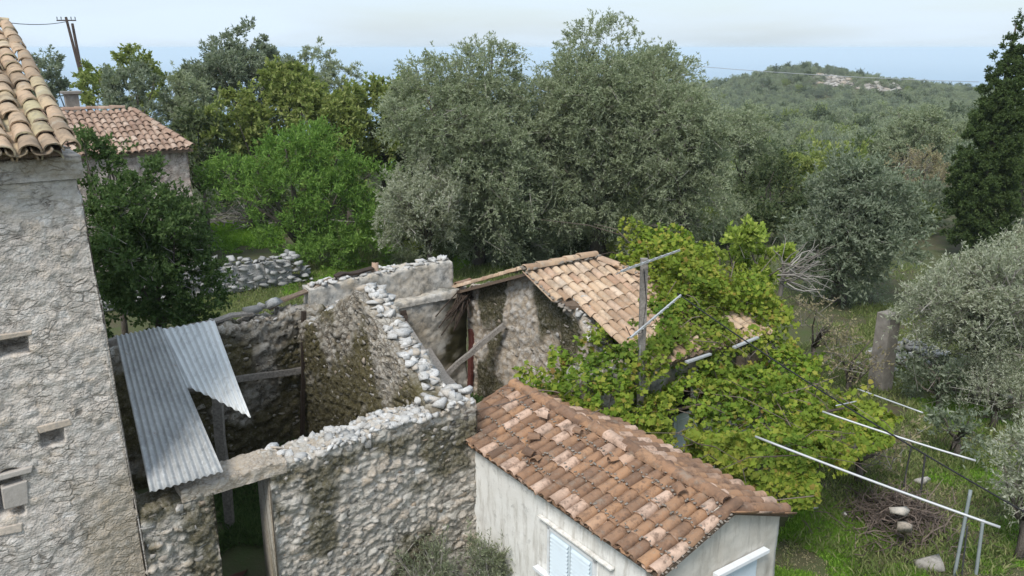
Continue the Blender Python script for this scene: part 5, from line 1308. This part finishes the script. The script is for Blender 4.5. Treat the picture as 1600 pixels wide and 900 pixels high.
for i in range(70):
    u = R(0, L); s = R(.2, .42); it.append(((u, R(.0, .5), hh(u) + R(-.05, .1)), (s * 1.2, s, s * .75), R(0, 6), R(-.3, .3)))
put_stones(o, it, M_DRY, 240)
# stones lying about in the yard
for i, (px, py, s, lab) in enumerate(((1455, 882, .42, 'rough tan boulder beside the grey steel posts'), (1402, 800, .3, 'flat white stone lying on top of the brush heap'), (1413, 822, .32, 'tan stone half buried in the brush heap'), (1440, 750, .28, 'grey stone under the longest pergola pipe'),
                                      (1272, 793, .13, 'small white stone in the grass nearest the plastered house'), (1320, 803, .13, 'small white stone in the grass left of the brush heap'), (1572, 617, .3, 'white stone under the silver leaved olive'), (1556, 692, .22, 'grey stone at the right edge of the lush grass'))):
    z_ = .12 + (.42 if i in (1, 2) else 0); c = at_z(px, py, z_); o = npobj('boulder', HULLS[i][0] * (s * 1.3, s, s * .9), HULLS[i][1], M_WHITE if 'white' in lab else M_STONE); o.location = c; tag(o, lab, 'stone')
c = at_z(1400, 812, .1); o = thing('brush_heap', 'heap of cut brown vine twigs in the yard', 'brush heap', (c[0], c[1], 0)); mb = MB()
for i in range(800):
    x, y = rg.normal() * .5, rg.normal() * .45; z = .55 * math.exp(-(x / .7) ** 2 - (y / .6) ** 2) * rg.random() + .03; d = rg.normal(size=3) * (1, 1, .45); d = unit(d) * rg.uniform(.25, .6)
    p = np.array([x, y, z]); q1 = p + d * .5 + rg.normal(size=3) * .06; q2 = p + d + rg.normal(size=3) * .08; q1[2] = max(q1[2], .02); q2[2] = max(q2[2], .02); mb.tube([p, q1, q2], [.013, .011, .006], 3)
tag(mb.build('twigs', M_BRTWIG, o), kind='stuff')
c = at_z(405, 352, 0); o = thing('brush_heap', 'tangle of pale fallen branches under the bright feathery tree', 'brush heap', (c[0], c[1], zt(c[0], c[1]))); mb = MB()
for i in range(130):
    p = rg.normal(size=3) * (1.6, .8, .1) + (0, 0, .4); d = unit(rg.normal(size=3) * (1, .6, .35)) * rg.uniform(.6, 1.6); q = p + d; q[2] = max(q[2], .05); mb.tube([p, (p + q) / 2 + rg.normal(size=3) * .12, q], [.03, .022, .01], 4)
tag(mb.build('twigs', M_TWIG, o), kind='stuff')
c = at_b(355, 810, 1.6); cw_ = l2w(np.array([c[0], 1.7, .42])); V, F = hull(555); o = npobj('boulder', V * (.9, .7, .8), F, M_REDWOOD); o.location = cw_; o.data.materials[0] = N('reddish earth').done((.12, .06, .045), .95); tag(o, 'reddish earth coloured block inside the doorway of the ruin', 'boulder')

# ---- utility poles
def upole(label, x0, y0, x1, y1, Z, arm):
    t_ = at_Z(x0, y0, Z); m = at_Z(x1, y1, Z); d = (m - t_) / (t_[2] - m[2]); zg = zt(t_[0], t_[1]); b = t_ + d * (t_[2] - zg + .5)
    o = thing('utility_pole', label, 'utility pole', b); L = t_ - b
    MB().tube([(0, 0, 0), L * .5, L], [.17, .14, .11], 8).build('pole', M_DARKWOOD, o, True)
    if arm:
        top = L - np.array([0, 0, .25]); ca = MB().box(top, (1.62, .1, .1)).build('crossarm', M_DARKWOOD, o)
        for x in (-.76, -.42, .42, .76): MB().tube([top + (x, 0, .05), top + (x, 0, .2), top + (x, 0, .3)], [.02, .045, .03], 6).build('insulator', M_NEARBLACK, ca)
    return t_
tp = upole('taller utility pole with a crossarm on the skyline', 103, 27, 124, 108, 70, True)
upole('plain second utility pole without a crossarm just right of the taller one', 113, 37, 127, 110, 71, False)
pipe('overhead_wire', 'dark wire running from the taller utility pole to the left', 'wire', tp - (0, 0, .35), at_Z(-60, 21, 48), .025, M_CABLE, 4, .4)

# ================================================================== grass
def grass(name, polys, mat, n, h, w, seed, label, spreadz=0.0, clump=.5):
    rg = np.random.default_rng(seed); PP = []
    for poly, share in polys:
        q = np.array([at_z(x, y, z_)[:2] for x, y, z_ in poly]); lo, hi = q.min(0), q.max(0); m = int(n * share); got = 0; arr = []
        for _ in range(12):
            p = rg.uniform(lo, hi, (m * 2, 2)); j = (fbm(np.concatenate([p * .9, p[:, :1] * 0], 1), 3, seed) - .5) * 2.2
            ok = inpoly(p[:, 0] + j, p[:, 1] - j, [tuple(v) for v in q]) & (fbm(np.concatenate([p * 1.4, p[:, :1] * 0], 1), 2, seed + 5) > clump * rg.uniform(.7, 1.1, len(p)))
            arr.append(p[ok]); got += ok.sum()
            if got > m: break
        PP.append(np.concatenate(arr)[:m])
    p = np.concatenate(PP); l = w2l(np.concatenate([p, p[:, :1] * 0], 1))
    inside = ((l[:, 0] > -5.2) & (l[:, 0] < 7.3) & (((l[:, 1] > 5.7) & (l[:, 1] < 6.6)) | ((l[:, 1] > -.1) & (l[:, 1] < .6)))) | ((l[:, 0] > -.05) & (l[:, 0] < 2.4) & (l[:, 1] > -4.4) & (l[:, 1] < .6)) | ((l[:, 0] > -.7) & (l[:, 0] < 0) & (l[:, 1] > 0) & (l[:, 1] < 6)) | ((l[:, 0] > 3.4) & (l[:, 0] < 7.3) & (l[:, 1] > 0) & (l[:, 1] < 6)) | ((l[:, 0] < -5.1) & (l[:, 1] < 6) & (l[:, 1] > 0))
    inside &= ~((l[:, 0] > -4.2) & (l[:, 0] < -3.4) & (l[:, 1] < 3))
    p = p[~inside]; z = ter(p[:, 0], p[:, 1]); k_ = len(p)
    B = np.concatenate([p, z[:, None] - .01], 1); D = unit(rg.normal(size=(k_, 3)) * (.55, .55, .25) + (0, 0, .75)); hh_ = h * rg.uniform(.35, 1.3, k_) * (.6 + .8 * fbm(np.concatenate([p * .8, p[:, :1] * 0], 1), 2, seed + 8))
    V, F = leaf_quads(B, D, hh_, w * rg.uniform(.8, 1.6, k_), rg); V = V.reshape(-1, 4, 3)[:, [0, 1, 2]].reshape(-1, 3); F = np.arange(len(V)).reshape(-1, 3)
    return tag(npobj(name, V, F, mat), label, kind='stuff')
grass('lush_grass', [([(325, 405, 0), (335, 350, 0), (430, 348, 0), (455, 385, 0), (395, 396, 0)], .5), ([(430, 445, 0), (640, 400, 0), (760, 395, 0), (700, 425, 0), (520, 440, 0), (440, 465, 0)], .5)], L_GRASS, 34000, .17, .06, 17, 'bright green meadow grass behind the ruin', clump=.36)
grass('lush_grass', [
                     ([(1465, 640, 0), (1530, 625, 0), (1565, 670, 0), (1550, 705, 0), (1500, 700, 0)], .22), ([(1200, 790, 0), (1300, 765, 0), (1400, 850, 0), (1450, 905, 0), (1190, 915, 0)], .5), ([(1450, 700, 0), (1600, 700, 0), (1650, 900, 0), (1530, 905, 0)], .16)],
      L_GRASS, 96000, .09, .026, 11, 'bright green grass growing in patches round the ruin and the yard')
grass('rough_grass', [([(300, 500, 0), (320, 440, 0), (480, 420, 0), (700, 395, 0), (1130, 405, 0), (1140, 430, 0), (800, 480, 0), (420, 520, 0)], .46), ([(1200, 560, 0), (1420, 480, 0), (1640, 560, 0), (1640, 910, 0), (1240, 910, 0), (1230, 700, 0)], .4),
                      ([(340, 520, 0), (1200, 380, 0), (1460, 420, 0), (1300, 500, 0)], .1), ([(470, 425, 0), (480, 345, 0), (650, 345, 0), (650, 420, 0)], .12)], L_DRYGRASS, 120000, .2, .02, 12, 'rough dry meadow grass round the ruin', clump=.34)
grass('room_weeds', [([(300, 680, .45), (480, 600, .45), (640, 640, .45), (540, 700, .45), (340, 760, .45), (330, 830, .3), (450, 880, .3)], .8), ([(700, 640, .45), (720, 580, .45), (800, 590, .45), (800, 640, .45)], .12), ([(325, 770, .4), (440, 750, .4), (450, 900, .1), (335, 905, .1)], .3)], L_OAK, 20000, .16, .05, 13, 'dark green weeds on the earth floor of the ruined rooms', clump=.3)
grass('leaf_litter', [([(1200, 780, 0), (1300, 690, 0), (1440, 700, 0), (1640, 760, 0), (1640, 915, 0), (1190, 915, 0)], 1.0)], L_DRYLEAF, 12000, .055, .04, 14, 'dead leaves and bits of straw littering the yard', clump=.1)
